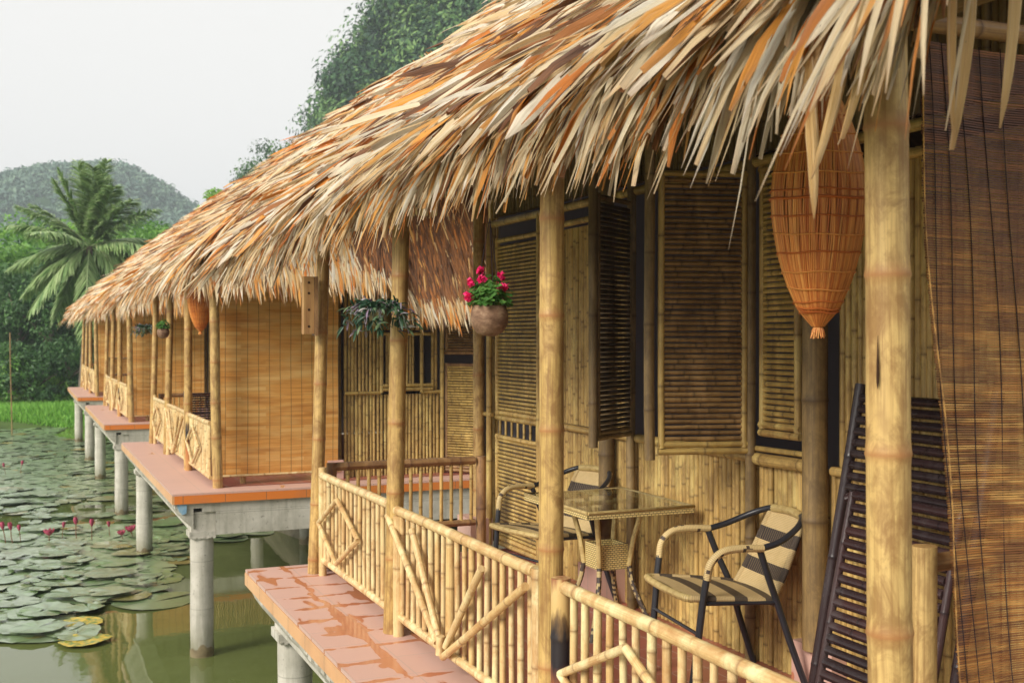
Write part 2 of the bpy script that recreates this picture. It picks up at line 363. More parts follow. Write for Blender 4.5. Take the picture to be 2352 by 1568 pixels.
s.l(s.coords('Object'), k.inputs['Vector']); s.col(s.mix(s.ramp(s.noise(s.coords('Object'), 3, 4), [(.4, g3(0)), (.8, g3(.5))]), k.outputs['Color'], (.26,.09,.065,1))); M['tile_in'] = s.m
def trim(name, c1, c2):
    s = NT(name, .35, .5); k = s.n("ShaderNodeTexBrick"); k.offset = 0
    for nm, v in (('Scale', 1), ('Brick Width', .42), ('Row Height', 1.0), ('Mortar Size', .003)): k.inputs[nm].default_value = v
    k.inputs['Color1'].default_value = c1; k.inputs['Color2'].default_value = c2; k.inputs['Mortar'].default_value = (.18,.10,.07,1)
    tc = s.coords('Object'); sp = s.n("ShaderNodeSeparateXYZ"); s.l(tc, sp.inputs[0]); cb = s.n("ShaderNodeCombineXYZ")
    s.l(s.math('ADD', sp.outputs[0], sp.outputs[1]), cb.inputs[0]); cb.inputs[1].default_value = .5; s.l(cb.outputs[0], k.inputs['Vector'])
    s.col(s.mix(s.ramp(s.noise(tc, 4, 4), [(.45, g3(0)), (.8, g3(.45))]), k.outputs['Color'], (.35,.19,.12,1))); return s.m
M['trim'] = trim('edge_tiles', (.78,.22,.04,1), (.70,.23,.05,1))
M['trim_pale'] = trim('edge_tiles_front', (.70,.38,.18,1), (.74,.44,.23,1))
s = NT('concrete', .85, .3); oc = s.coords('Object')
c = s.ramp(s.noise(oc, 3.0, 6, .65), [(.3, (.38,.36,.30)), (.7, (.64,.61,.54))])
c = s.mix(s.ramp(s.noise(s.coords('Object', (7, 7, .5)), 2.0, 4, .6), [(.5, g3(0)), (.75, g3(.55))]), c, (.20,.20,.15,1))
sp = s.n("ShaderNodeSeparateXYZ"); s.l(oc, sp.inputs[0])
zb = s.math('ADD', sp.outputs[2], s.math('MULTIPLY', s.noise(s.coords('Object', (9, 9, 2)), 1.2, 5, .7), .55))
c = s.mix(s.ramp(zb, [(.30, g3(.75)), (.62, g3(.0))]), c, (.17,.17,.09,1))
seam = s.math('LESS_THAN', s.math('FRACT', s.math('MULTIPLY', sp.outputs[2], 2.05)), .018); c = s.mix(s.math('MULTIPLY', seam, .45), c, (.22,.21,.17,1))
c = s.mix(s.ramp(s.noise(oc, 38, 2, .5), [(.66, g3(0)), (.72, g3(.5))]), c, (.16,.15,.12,1))
s.col(c); s.bump(s.noise(oc, 14, 5, .7), .5, .012); M['concrete'] = s.m
s = NT('wet_stain', .5, .5); s.col(s.ramp(s.noise(s.coords('Object'), 9, 4), [(.3, (.12,.09,.045)), (.7, (.26,.21,.12))])); M['stain'] = s.m

s = NT('pond_water', .04, .5); oc = s.coords('Object')
s.col(s.ramp(s.noise(oc, .25, 3), [(.3, (.10,.125,.035)), (.7, (.14,.165,.05))])); s.b.inputs['IOR'].default_value = 1.55
s.bump(s.noise(s.coords('Object', (1, .6, 1)), 3.0, 3, .5), .10, .02); M['water'] = s.m
def leafy(name, stops, rough=.5, trans=.25, obj=False):
    s = NT(name, rough, .4); a = s.attr(); c = s.ramp(a.outputs[0], stops)
    if obj:
        oi = s.n("ShaderNodeObjectInfo"); c = s.mix(s.math('MULTIPLY', oi.outputs['Random'], .45), c, obj)
    s.col(c)
    if trans:
        tr = s.n("ShaderNodeBsdfTranslucent"); s.l(c, tr.inputs[0]); ms = s.n("ShaderNodeMixShader"); ms.inputs[0].default_value = trans
        s.l(s.b.outputs[0], ms.inputs[1]); s.l(tr.outputs[0], ms.inputs[2]); s.l(ms.outputs[0], s.t.nodes['Material Output'].inputs[0])
    return s.m
M['pad'] = leafy('lily_pad_leaf', [(0, (.27,.35,.20)), (.45, (.22,.36,.14)), (.85, (.32,.42,.22)), (.93, (.30,.24,.04)), (1, (.42,.32,.03))], .22, .0)
pb_ = M['pad'].node_tree.nodes['Principled BSDF']; pb_.inputs['Coat Weight'].default_value = 1; pb_.inputs['Coat Roughness'].default_value = .36; pb_.inputs['Coat IOR'].default_value = 2.1
M['leaf_bright'] = leafy('bright_foliage', [(0, (.07,.20,.03)), (.5, (.18,.40,.055)), (1, (.34,.56,.10))], .5, .35, (.07,.20,.04,1))
M['leaf_dark'] = leafy('dark_foliage', [(0, (.025,.08,.028)), (.5, (.07,.18,.05)), (1, (.14,.29,.08))], .5, .25, (.05,.11,.03,1))
M['karst_leaf'] = leafy('karst_foliage', [(0, (.015,.055,.025)), (.5, (.06,.16,.05)), (1, (.19,.33,.09))], .6, .2)
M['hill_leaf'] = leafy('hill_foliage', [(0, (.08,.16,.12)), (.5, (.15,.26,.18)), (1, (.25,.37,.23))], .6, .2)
M['palm_leaf'] = leafy('palm_frond_leaf', [(0, (.12,.24,.08)), (.5, (.32,.47,.18)), (1, (.55,.66,.34))], .35, .25)
M['geranium'] = leafy('geranium_leaf', [(0, (.05,.15,.03)), (1, (.17,.38,.08))], .5, .3)
M['red'] = leafy('red_petal', [(0, (.78,.01,.12)), (1, (.90,.03,.20))], .5, .3)
M['pink'] = leafy('pink_petal', [(0, (.34,.05,.09)), (1, (.66,.12,.22))], .5, .3)
M['wander'] = leafy('striped_leaf', [(0, (.02,.06,.035)), (.4, (.04,.10,.05)), (.6, (.14,.22,.10)), (.75, (.30,.22,.32)), (1, (.55,.52,.50))], .45, .2)
M['stem'] = leafy('plant_stem', [(0, (.16,.06,.04)), (1, (.22,.12,.05))], .6, 0)
M['grass'] = leafy('grass_blade', [(0, (.12,.34,.04)), (1, (.32,.62,.10))], .6, .3)
s = NT('bark', .9, .2); s.col(s.ramp(s.noise(s.coords('Object', (4, 4, 1)), 4, 4), [(.3, (.10,.08,.06)), (.7, (.24,.20,.16))])); M['bark'] = s.m
s = NT('ground_earth', .95, .2); s.col(s.ramp(s.noise(s.coords('Object'), .6, 5), [(.3, (.05,.07,.025)), (.7, (.10,.17,.04))])); M['earth'] = s.m
s = NT('mud_and_stone', .9, .2); s.col(s.ramp(s.noise(s.coords('Object'), 2.5, 6, .7), [(.3, (.06,.055,.035)), (.7, (.22,.20,.14))])); s.bump(s.noise(s.coords('Object'), 4, 5), .8, .05); M['mud'] = s.m
s = NT('karst_rock', .9, .2); s.col(s.ramp(s.noise(s.coords('Object'), .3, 5), [(.3, (.018,.05,.02)), (.7, (.04,.09,.035))])); M['karst'] = s.m
s = NT('coconut_shell', .7, .3); oc = s.coords('Object')
c = s.ramp(s.noise(s.coords('Object', (1, 1, 2)), 16, 4, .7), [(.3, (.10,.05,.03)), (.52, (.24,.14,.085)), (.75, (.42,.29,.18))]); s.col(c); s.bump(s.noise(s.coords('Object', (8, 8, 60)), 3, 4, .7), .6, .004); M['coco'] = s.m
s = NT('mossy_shell', .8, .3); s.col(s.ramp(s.noise(s.coords('Object'), 22, 4), [(.3, (.10,.07,.03)), (.7, (.22,.20,.08))])); M['moss'] = s.m
s = NT('trap_splints', .45, .4); a = s.attr(); c = s.mix(a.outputs[0], (.62,.17,.035,1), (.98,.46,.12,1)); c = s.mix(s.ramp(s.noise(s.coords('Object', (60, 60, 4)), 1, 3), [(.4, g3(0)), (.8, g3(.5))]), c, (.30,.08,.03,1)); s.col(c); M['trap'] = s.m
s = NT('dark_room', .9, .1); s.col((.30,.28,.31,1)); M['room'] = s.m
s = NT('old_wood', .7, .3); s.col(s.ramp(s.noise(s.coords('Object', (9, 9, 1.2)), 3, 4), [(.3, (.30,.15,.06)), (.7, (.52,.32,.13))])); M['wood'] = s.m
s = NT('hole_dark', .9, .1); s.col((.05,.025,.015,1)); M['hole'] = s.m
s = NT('blue_paint', .6, .3); s.col(s.mix(s.noise(s.coords('Object'), 25, 3), (.03,.22,.45,1), (.45,.6,.68,1))); M['blue'] = s.m

# ------------------------------------------------------------------ setting: water, banks, hills
WZ = -1.69
mb = MB(); mb.add([[-900,-300,WZ],[900,-300,WZ],[900,900,WZ],[-900,900,WZ]], [[0,1,2,3]], (0,0,0)); tag(mb.build('pond_water', M['water']), kind='structure')

def grid(mb, X, Y, Z, col=None):
    n, m = X.shape; V = np.stack([X, Y, Z], -1).reshape(-1, 3); i, j = np.meshgrid(np.arange(n-1), np.arange(m-1), indexing='ij')
    q = np.stack([i*m+j, i*m+j+1, (i+1)*m+j+1, (i+1)*m+j], -1).reshape(-1, 4); mb.add(V, q, col if col is not None else (.5, 0, .5))
def vnoise(x, y, s, seed=0):
    r = np.random.default_rng(seed); t = r.random((64, 64)); x = np.asarray(x)/s; y = np.asarray(y)/s
    xi = np.floor(x).astype(int); yi = np.floor(y).astype(int); fx = x-xi; fy = y-yi; fx = fx*fx*(3-2*fx); fy = fy*fy*(3-2*fy)
    a = t[xi % 64, yi % 64]; b = t[(xi+1) % 64, yi % 64]; c = t[xi % 64, (yi+1) % 64]; d = t[(xi+1) % 64, (yi+1) % 64]
    return (a*(1-fx)+b*fx)*(1-fy)+(c*(1-fx)+d*fx)*fy
# land beyond the pond: one sheet to the horizon, dipping under the water on the near side
xs = np.concatenate([np.linspace(-880, -60, 20), np.linspace(-55, 60, 90), np.linspace(70, 880, 20)]); ys = np.concatenate([np.linspace(36, 60, 50), np.linspace(64, 200, 30), np.linspace(220, 880, 16)])
X, Y = np.meshgrid(xs, ys, indexing='ij')
edge = 43.5 + 1.2*(vnoise(X, Y*0, 4, 1)-.5)*2 + .03*np.abs(X)
h = np.clip((Y-edge)/2.2, -1, 1)
Z = WZ + .45*h + .25*(vnoise(X, Y, 3, 2)-.5)*(h > 0) + np.clip((Y-48)/30, 0, 1)*1.0
mb = MB(); grid(mb, X, Y, Z); tag(mb.build('ground', M['earth']), kind='structure')
# bank behind and under the row of huts
xs = np.array([3.9, 4.1, 4.5, 5.2, 7, 12, 40, 300, 880]); ys = np.linspace(-100, 45, 120)
X, Y = np.meshgrid(xs, ys, indexing='ij'); zz = np.array([-2.2, -1.5, -.95, -.62, -.55, -.5, -.4, 0, 0])[:, None]
Z = zz + .10*(vnoise(X*3, Y, .8, 5)-.5) + 0*Y; X = X + .5*(vnoise(Y, Y, 2.5, 3)-.5)*(X < 6)
mb = MB(); grid(mb, X, Y, Z); tag(mb.build('bank', M['mud']), kind='structure')

def leaf_cloud(mb, cen, rad, n, size, cr=(0, 1), up=.3, nz=.42):
    """n leaf faces through a clump"""
    p = rng.normal(0, 1, (n, 3)); p /= np.linalg.norm(p, axis=1)[:, None]; rr = rng.random(n)**.45
    c = cen + p*rr[:, None]*np.asarray(rad)
    nn = p+rng.normal(0, nz, (n, 3))+np.array([0, 0, .25]); nn /= np.linalg.norm(nn, axis=1)[:, None]
    a = np.cross(nn, rng.normal(0, 1, (n, 3))); a /= np.linalg.norm(a, axis=1)[:, None]
    b = np.cross(nn, a)
    s_ = size*rng.uniform(.6, 1.3, n)[:, None]
    V = np.stack([c-a*s_, c+b*s_*.42, c+a*s_, c-b*s_*.42], 1).reshape(-1, 3)
    base = cr[0]+(cr[1]-cr[0])*rng.random()
    r = np.clip(base+rng.normal(0, .10, n), 0, 1)
    mb.add(V, np.arange(4*n).reshape(-1, 4), np.stack([np.repeat(r, 4), np.zeros(4*n), np.repeat(rng.random(n), 4)], 1), None, False)

# karst mountain
ol = [(-3,600),(10,680),(20,700),(26,713),(31,726),(34.5,758),(37,800),(40,832),(42.5,868),(46,910),(51,980),(56,1080),(60,1220),(62,1420)]
D0 = 140.; zs = np.array([o[0] for o in ol], float); le = (np.array([o[1] for o in ol])-1176)/2613*D0 + 1.8
zl = np.linspace(-3, 62, 46); ll = np.interp(zl, zs, le); cen = 26.0; hw = np.maximum(cen-ll, 1.0)
an = np.linspace(0, 2*math.pi, 121)
A, Zz = np.meshgrid(an, zl, indexing='ij'); H = np.interp(Zz, zl, hw)
dep = np.interp(Zz, zl, 30*(hw/hw[0])**.6)
nz_ = (vnoise(A*22, Zz, 8, 11)-.5)*9 + (vnoise(A*22, Zz, 3.2, 12)-.5)*6
lat = cen + (H+nz_*np.abs(np.sin(A))*.6+nz_*.3)*np.cos(A)*1.0
dd = D0+12 + (dep+nz_)*np.sin(A)
Xk = FW[0]*dd+RT[0]*lat; Yk = FW[1]*dd+RT[1]*lat
mb = MB(); grid(mb, Xk, Yk, Zz+1.6)
tag(mb.build('mountain', M['karst']), kind='structure')
mb = MB()
gi = [(i, j) for i in range(120) for j in range(45)]
for i, j in gi:
    an_ = an[i]
    if not (math.pi*.95 < an_ < math.pi*1.98 or an_ > 6.0): continue
    if math.cos(an_) > .55: continue
    zt = zl[j]
    if zt < 6: continue
    for k in range(3):
        u = rng.random(); v = rng.random()
        p = (1-u)*(1-v)*np.array([Xk[i,j],Yk[i,j],Zz[i,j]]) + u*(1-v)*np.array([Xk[i+1,j],Yk[i+1,j],Zz[i+1,j]]) + (1-u)*v*np.array([Xk[i,j+1],Yk[i,j+1],Zz[i,j+1]]) + u*v*np.array([Xk[i+1,j+1],Yk[i+1,j+1],Zz[i+1,j+1]])
        p[2] += 1.6
        r = rng.choice([.9, 1.7, 2.7, 3.9], p=[.35, .32, .22, .11])*rng.uniform(.8, 1.2); q_ = p+(p-np.array([FW[0]*152+RT[0]*26, FW[1]*152+RT[1]*26, p[2]-6]))*rng.uniform(-.01, .035); leaf_cloud(mb, q_, (r*1.1, r*1.1, r*.9), int(18+34*r), .40, (-.1, 1.1), nz=.28)
tag(mb.build('karst_forest', M['karst_leaf']), 'dense green forest covering the steep karst mountain behind the roofs', 'forest', kind='stuff')

# far wooded hill
DH = 430.
hx = np.array([-420,-300,-150,-60,0,75,150,240,290,350,400,450,520,640,800]); hy = np.array([560,470,440,425,415,395,381,376,385,420,455,482,505,560,640])
lt = (np.linspace(-420, 800, 150)-1176)/2613*DH; ht = np.interp(np.linspace(-420, 800, 150), hx, (770-hy)/2613*DH)
dl = np.linspace(-90, 90, 60)
A, B = np.meshgrid(np.arange(150), np.arange(60), indexing='ij'); LAT = lt[A]; DEP = DH+dl[B]
Zh = ht[A]*np.cos(np.clip(dl[B]/95, -1, 1)*math.pi/2)**.8 + (vnoise(LAT, DEP, 16, 21)-.5)*5*(1-np.abs(dl[B])/120) - 1.5
Xh = FW[0]*DEP+RT[0]*LAT; Yh = FW[1]*DEP+RT[1]*LAT
mb = MB(); grid(mb, Xh, Yh, Zh+1.6); tag(mb.build('hill', M['karst']), kind='structure')
mb = MB()
for k in range(5200):
    i = rng.integers(0, 149); j = rng.integers(2, 34); u = rng.random()
    p = np.array([Xh[i,j]*(1-u)+Xh[i+1,j]*u, Yh[i,j]*(1-u)+Yh[i+1,j]*u, Zh[i,j]*(1-u)+Zh[i+1,j]*u+1.6]); p[:2] += rng.normal(0, 1.2, 2)
    r = rng.uniform(1.6, 3.0); leaf_cloud(mb, p+np.array([0,0,r*.2]), (r, r, r*.9), 16, 1.0, (.05, .8))
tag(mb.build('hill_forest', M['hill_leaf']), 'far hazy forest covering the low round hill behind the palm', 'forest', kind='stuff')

# ------------------------------------------------------------------ platforms
def make_platform():
    root = empty('stilt_platform', (1.43, 4.83, WZ), None, 'platform', 'concrete stilt platforms carrying the huts')
    x0, x1, y0, y1 = 1.43, 6.6, 1.79, 7.87
    m = MB(); box(m, (x0, y0, -.02), (x1, y1, 0)); m.build('tiled_floor', M['tile'], root)
    m = MB(); box(m, (1.99, y0+.35, .004), (x1-.1, y1-.06, .008)); m.build('porch_tiles', M['tile_in'], root)
    m = MB(); box(m, (x0-.004, y0, -.105), (x0+.02, y1+.004, -.022)); m.build('front_edge_tiles', M['trim_pale'], root)
    m = MB(); box(m, (x0+.021, y0-.004, -.105), (x1, y0+.02, -.022)); m.build('side_edge_tiles', M['trim'], root)
    m = MB(); box(m, (x0+.021, y1-.02, -.105), (x1, y1+.004, -.022)); m.build('side_edge_tiles', M['trim'], root)
    # slab with ragged poured underside
    m = MB(); n = 90; ys_ = np.linspace(y0+.03, y1-.03, n)
    for k in range(n-1):
        a = .10+.05*random.random(); b = .03*random.random()
        box(m, (x0+.024+b, ys_[k], -.13-.02*random.random()-.02), (x0+.40, ys_[k+1]+.001*k % .002, -.0225))
    ys_ = np.linspace(y0+.03, y1-.03, 110); pf = [(x0+.03, -.125), (x0+.045, -.17), (x0+.11, -.26), (x0+.20, -.37)]
    G = np.array([[[px_+random.uniform(-.008, .008), yy_, pz_+random.uniform(-.016, .016)] for px_, pz_ in pf] for yy_ in ys_])
    grid(m, G[..., 0], G[..., 1], G[..., 2])
    for e_, rv in ((0, 1), (-1, 0)):
        q_ = np.concatenate([G[e_], [[x0+.21, ys_[e_], -.37], [x0+.21, ys_[e_], -.125]]]); m.add(q_, np.arange(6)[None, ::(1 if rv else -1)], None, None, False)
    box(m, (x0+.3, y0+.03, -.2), (x1, y1-.03, -.0226)); m.build('slab', M['concrete'], root)
    for (a, b, c, d) in ((1.62, 1.86, y0+.05, y1-.05),):
        m = MB(); box(m, (a, c, -.40), (b, d, -.201)); m.build('beam', M['concrete'], root)
    for yy in (y0+.03, y1-.27):
        m = MB(); box(m, (1.864, yy, -.44), (x1, yy+.24, -.202)); m.build('beam', M['concrete'], root)
        m = MB(); box(m, (1.60, yy-.001, -.46), (1.862, yy+.245, -.401)); 
        for k in range(40): 
            c0 = (random.uniform(1.61, 1.85), random.choice([yy, yy+.02]), -.46+random.uniform(-.012, .005)); e = random.uniform(.004, .014)
            box(m, (c0[0]-e, c0[1]-e, c0[2]-e*.6), (c0[0]+e, c0[1]+e, c0[2]+e*.5))
        m.build('column_cap', M['concrete'], root)
    for yy in (y0+.15, y1-.145):
        for xx in (1.74, 4.2):
            m = MB(); a = np.linspace(WZ-1.0, -.4, 22)
            tube(m, [(xx, yy, z) for z in a], [.118+.002*math.sin(z*9) for z in a], 24, caps=False); c = m.build('column', M['concrete'], root)
            m = MB(); a = np.linspace(0, 2*math.pi, 25)[:-1]; top = WZ+.10+.025*np.sin(a*3)+.02*np.sin(a*7+1)
            V = np.concatenate([np.stack([xx+.1215*np.cos(a), yy+.1215*np.sin(a), top], 1), np.stack([xx+.1215*np.cos(a), yy+.1215*np.sin(a), 0*a+WZ-.1], 1)])
            i = np.arange(24); m.add(V, np.stack([i, i+24, (i+1) % 24+24, (i+1) % 24], 1)[:, ::-1]); m.build('waterline_stain', M['stain'], c)
    return root
plat = make_platform()
OFF = [0, 10.08, 19.95, 29.9]
tag(plat, 'nearest pink tiled platform with wet orange patches, under the furnished porch')
plab = ['', 'second platform with orange tile edge and blue paint on its corner', 'third platform from the front, pink tiled ledge with two slim columns', 'farthest small platform beside the green grass bank']
plats = [plat]
for k in (1, 2, 3):
    p = copy_tree(plat); p.location.y += OFF[k]; p['label'] = plab[k]; plats.append(p)
    for ch in p.children:
        if ch.name.startswith('tiled_floor'):
            ch.data = ch.data.copy(); ch.data.materials[0] = M['tile_dry']
m = MB(); y = 1.79+OFF[1]; m.add([[1.475,y+.012,-.107],[1.575,y+.012,-.107],[1.568,y+.012,-.20],[1.53,y+.012,-.215],[1.50,y+.012,-.18],[1.475,y+.03,-.107],[1.575,y+.03,-.107],[1.568,y+.03,-.20],[1.53,y+.03,-.215],[1.50,y+.03,-.18]], [np.array([[4,3,2,1,0]]), np.array([[0,1,6,5],[1,2,7,6],[2,3,8,7],[3,4,9,8],[4,0,5,9]])], None, None, False); m.build('paint_patch', M['blue'], plats[1])

# ------------------------------------------------------------------ the hut (built once, copied)
EX, EZ, RX, RZ = 1.66, 2.37, 4.2, 4.57
TH = math.atan2(RZ-EZ, RX-EX); SL = math.hypot(RZ-EZ, RX-EX)
ROOF_Y0, ROOF_Y1 = 1.72, 9.75
def sag(y): return -.12*np.clip((y-5.8)/3.9, 0, 1)**1.3
def thatch_mesh(seed, dens=1.0):
    global rng
    keep = rng; rng = np.random.default_rng(seed)
    m = MB(); es = np.array([math.cos(TH), 0, math.sin(TH)]); nrm = np.array([-math.sin(TH), 0, math.cos(TH)])
    course = .17; s0 = .20
    while s0 < SL+.1:
        n = int(68*dens*(ROOF_Y1-ROOF_Y0)); y = rng.uniform(ROOF_Y0-.04, ROOF_Y1+.04, n); s_ = s0+rng.uniform(-.08, .1, n)
        sg = sag(y)*(1-np.clip(s_/SL, 0, 1))
        root = np.array([EX, 0, EZ]) + es*s_[:, None] + nrm*(.05+.06*rng.random(n))[:, None]; root[:, 1] = y; root[:, 2] += sg
        pn = vnoise(y, s_, .55, seed+1)-.5; pc = vnoise(y, s_, .35, seed+2)
        yaw = pn*.9 + rng.normal(0, .27, n) + .12
        up = np.abs(rng.normal(.02, .10, n))+.25*(rng.random(n) < .10)
        d = -es + np.array([0, 1, 0])*yaw[:, None] + nrm*(up-.07)[:, None]
        far = np.clip(s_/.5, 0, 1)
        L = rng.uniform(.26, .66, n)*(1-.25*(1-far)); W = np.where(rng.random(n) < .38, rng.uniform(.005, .016, n), rng.uniform(.014, .062, n))
        rnd = np.clip(.46+.8*(pc-.5)+rng.normal(0, .36, n)+.18*(1-far), 0, 1)
        strips(m, root, d, np.tile(nrm, (n, 1)), L, W, rng.uniform(.0, .05, n), .02+.16*(1-far)*rng.random(n), rnd, 5, rng.normal(0, .75, n), .42, rng.normal(0, .04, n), 1.0)
        s0 += course
    # eave fringe: layered hanging tips
    for lay in range(3):
        n = int(105*dens*(ROOF_Y1-ROOF_Y0)); y = rng.uniform(ROOF_Y0, ROOF_Y1+.05, n)
        near = np.clip((5.0-y)/3.0, 0, 1)
        root = np.stack([EX+.10-.05*lay+.04*rng.random(n), y, EZ+.10-.035*lay+sag(y)+.03*rng.random(n)], 1)
        d = -es*rng.uniform(.35, 1.0, n)[:, None] + np.array([0, 1, 0])*((vnoise(y, y*0, .3, seed+5)-.5)*.7+rng.normal(0, .15, n)+.06)[:, None] + np.array([0, 0, -1])*rng.uniform(.25, .9, n)[:, None]
        L = (rng.uniform(.14, .36, n) + .05*near*rng.random(n)+.12*(rng.random(n) < .05))*(.85+.3*vnoise(y, y*0, .18, seed+6)); W = np.where(rng.random(n) < .35, rng.uniform(.004, .010, n), rng.uniform(.010, .028, n)+.012*near*rng.random(n))
        strips(m, root, d, np.tile(nrm, (n, 1)), L, W, rng.uniform(-.02, .05, n), rng.uniform(.0, .3, n), np.clip(rng.normal(.58, .28, n), 0, 1), 5, rng.normal(0, .9, n), .42, None, 1.0)
    # verge tips at both ends of the roof
    for yy, sg in ((ROOF_Y0, -1), (ROOF_Y1, 1)):
        n = int(300*dens); s_ = rng.uniform(0, SL, n)
        root = np.array([EX, 0, EZ])+es*s_[:, None]+nrm*(.03+.05*rng.random(n))[:, None]; root[:, 1] = yy-sg*.02; root[:, 2] += sag(np.full(n, yy))*(1-s_/SL)
        d = -es*1.0+np.array([0, 1, 0])*(sg*rng.uniform(.05, .6, n))[:, None]
        strips(m, root, d, np.tile(nrm, (n, 1)), rng.uniform(.3, .7, n), rng.uniform(.012, .035, n), rng.uniform(0, .06, n), rng.uniform(.05, .3, n), rng.random(n), 5, rng.normal(0, .6, n), .25)
    # ridge tufts
    n = int(900*dens); y = rng.uniform(ROOF_Y0, ROOF_Y1, n); root = np.stack([RX+rng.uniform(-.05, .15, n), y, RZ+.06+rng.random(n)*.06], 1)
    d = -es+np.array([0, 1, 0])*rng.normal(0, .35, n)[:, None]+np.array([0, 0, 1])*rng.uniform(0, .35, n)[:, None]
    strips(m, root, d, np.tile(nrm, (n, 1)), rng.uniform(.3, .7, n), rng.uniform(.015, .04, n), rng.uniform(0, .1, n), rng.uniform(.1, .4, n), np.clip(rng.normal(.45, .3, n), 0, 1), 5, rng.normal(0, .5, n), .25)
    # rear slope
    n = int(2600*dens); s_ = rng.uniform(0, SL+.2, n); y = rng.uniform(ROOF_Y0, ROOF_Y1, n)
    e2 = np.array([-es[0], 0, es[2]]); n2 = np.array([-nrm[0], 0, nrm[2]])
    root = np.array([2*RX-EX, 0, EZ])+e2*s_[:, None]+n2*.08; root[:, 1] = y
    strips(m, root, -e2+np.array([0, 1, 0])*rng.normal(0, .2, n)[:, None], np.tile(n2, (n, 1)), rng.uniform(.6, 1.0, n), rng.uniform(.04, .08, n), rng.uniform(0, .05, n), rng.uniform(0, .1, n), rng.random(n), 3, 0.0, .2)
    rng = keep
    return m

def cane_wall(name, mat, root, axis, fixed, a0, a1, z0, z1, pitch=.037, r=.0175, node=.28, jz=.0):
    m = MB(); a = a0+pitch/2
    while a < a1-pitch*.3:
        rr = r*random.uniform(.85, 1.1); f = fixed+random.uniform(-.004, .004); t_ = random.uniform(-.004, .004)
        p0 = (f, a, z0) if axis == 'y' else (a, f, z0); p1 = (f, a+t_, z1-jz*random.random()) if axis == 'y' else (a+t_, f, z1-jz*random.random())
        cane(m, p0, p1, rr, node, 7, .003); a += pitch*random.uniform(.93, 1.07)
    return m.build(name, mat, root)

def slat_leaf(root_part_name, root, P, Q, z0, z1, mat, fmat, pitch=.026, r=.0125, frame_r=.018, pole=None, polemat=None, bottom_double=True):
    """a framed leaf of horizontal canes between plan points P and Q"""
    P = np.array([*P, 0.]); Q = np.array([*Q, 0.]); L = np.linalg.norm(Q-P); e = (Q-P)/L; zv = np.array([0, 0, 1.])
    m = MB(); fr = frame_r
    for (o0, o1) in ((P+e*fr, P+e*fr), (Q-e*fr, Q-e*fr)): cane(m, o0+zv*z0, o1+zv*z1, fr, .34, 8, .003)
    cane(m, P+zv*(z1-fr), Q+zv*(z1-fr), fr*.9, .3, 8, .002); cane(m, P+zv*(z0+fr), Q+zv*(z0+fr), fr*.9, .3, 8, .002)
    if bottom_double: cane(m, P+zv*(z0-fr*.9), Q+zv*(z0-fr*.9), fr*.95, .25, 8, .004)
    part = m.build(root_part_name, fmat, root)
    m = MB(); z = z0+2.2*fr+pitch*.3
    while z < z1-2.2*fr:
        a = P+e*fr*1.7+zv*z; b = Q-e*fr*1.7+zv*z
        cut = random.uniform(.25, .75); mid = a+(b-a)*cut
        j = random.uniform(-.0015, .0015)
        cane(m, a, mid, r*random.uniform(.85, 1.05), random.choice([.12, .2, .3]), 6, .001); cane(m, mid+zv*j, b, r*random.uniform(.85, 1.05), random.choice([.12, .2, .3]), 6, .001)
        z += pitch*random.uniform(.94, 1.06)
    m.build('slat_panel', mat, part)
    if pole is not None:
        m = MB(); cane(m, np.array([*pole[0], pole[2]]), np.array([*pole[1], pole[3]]), pole[4], .4, 10, .006); m.build('pole', polemat or M['wall'], part)
    return part

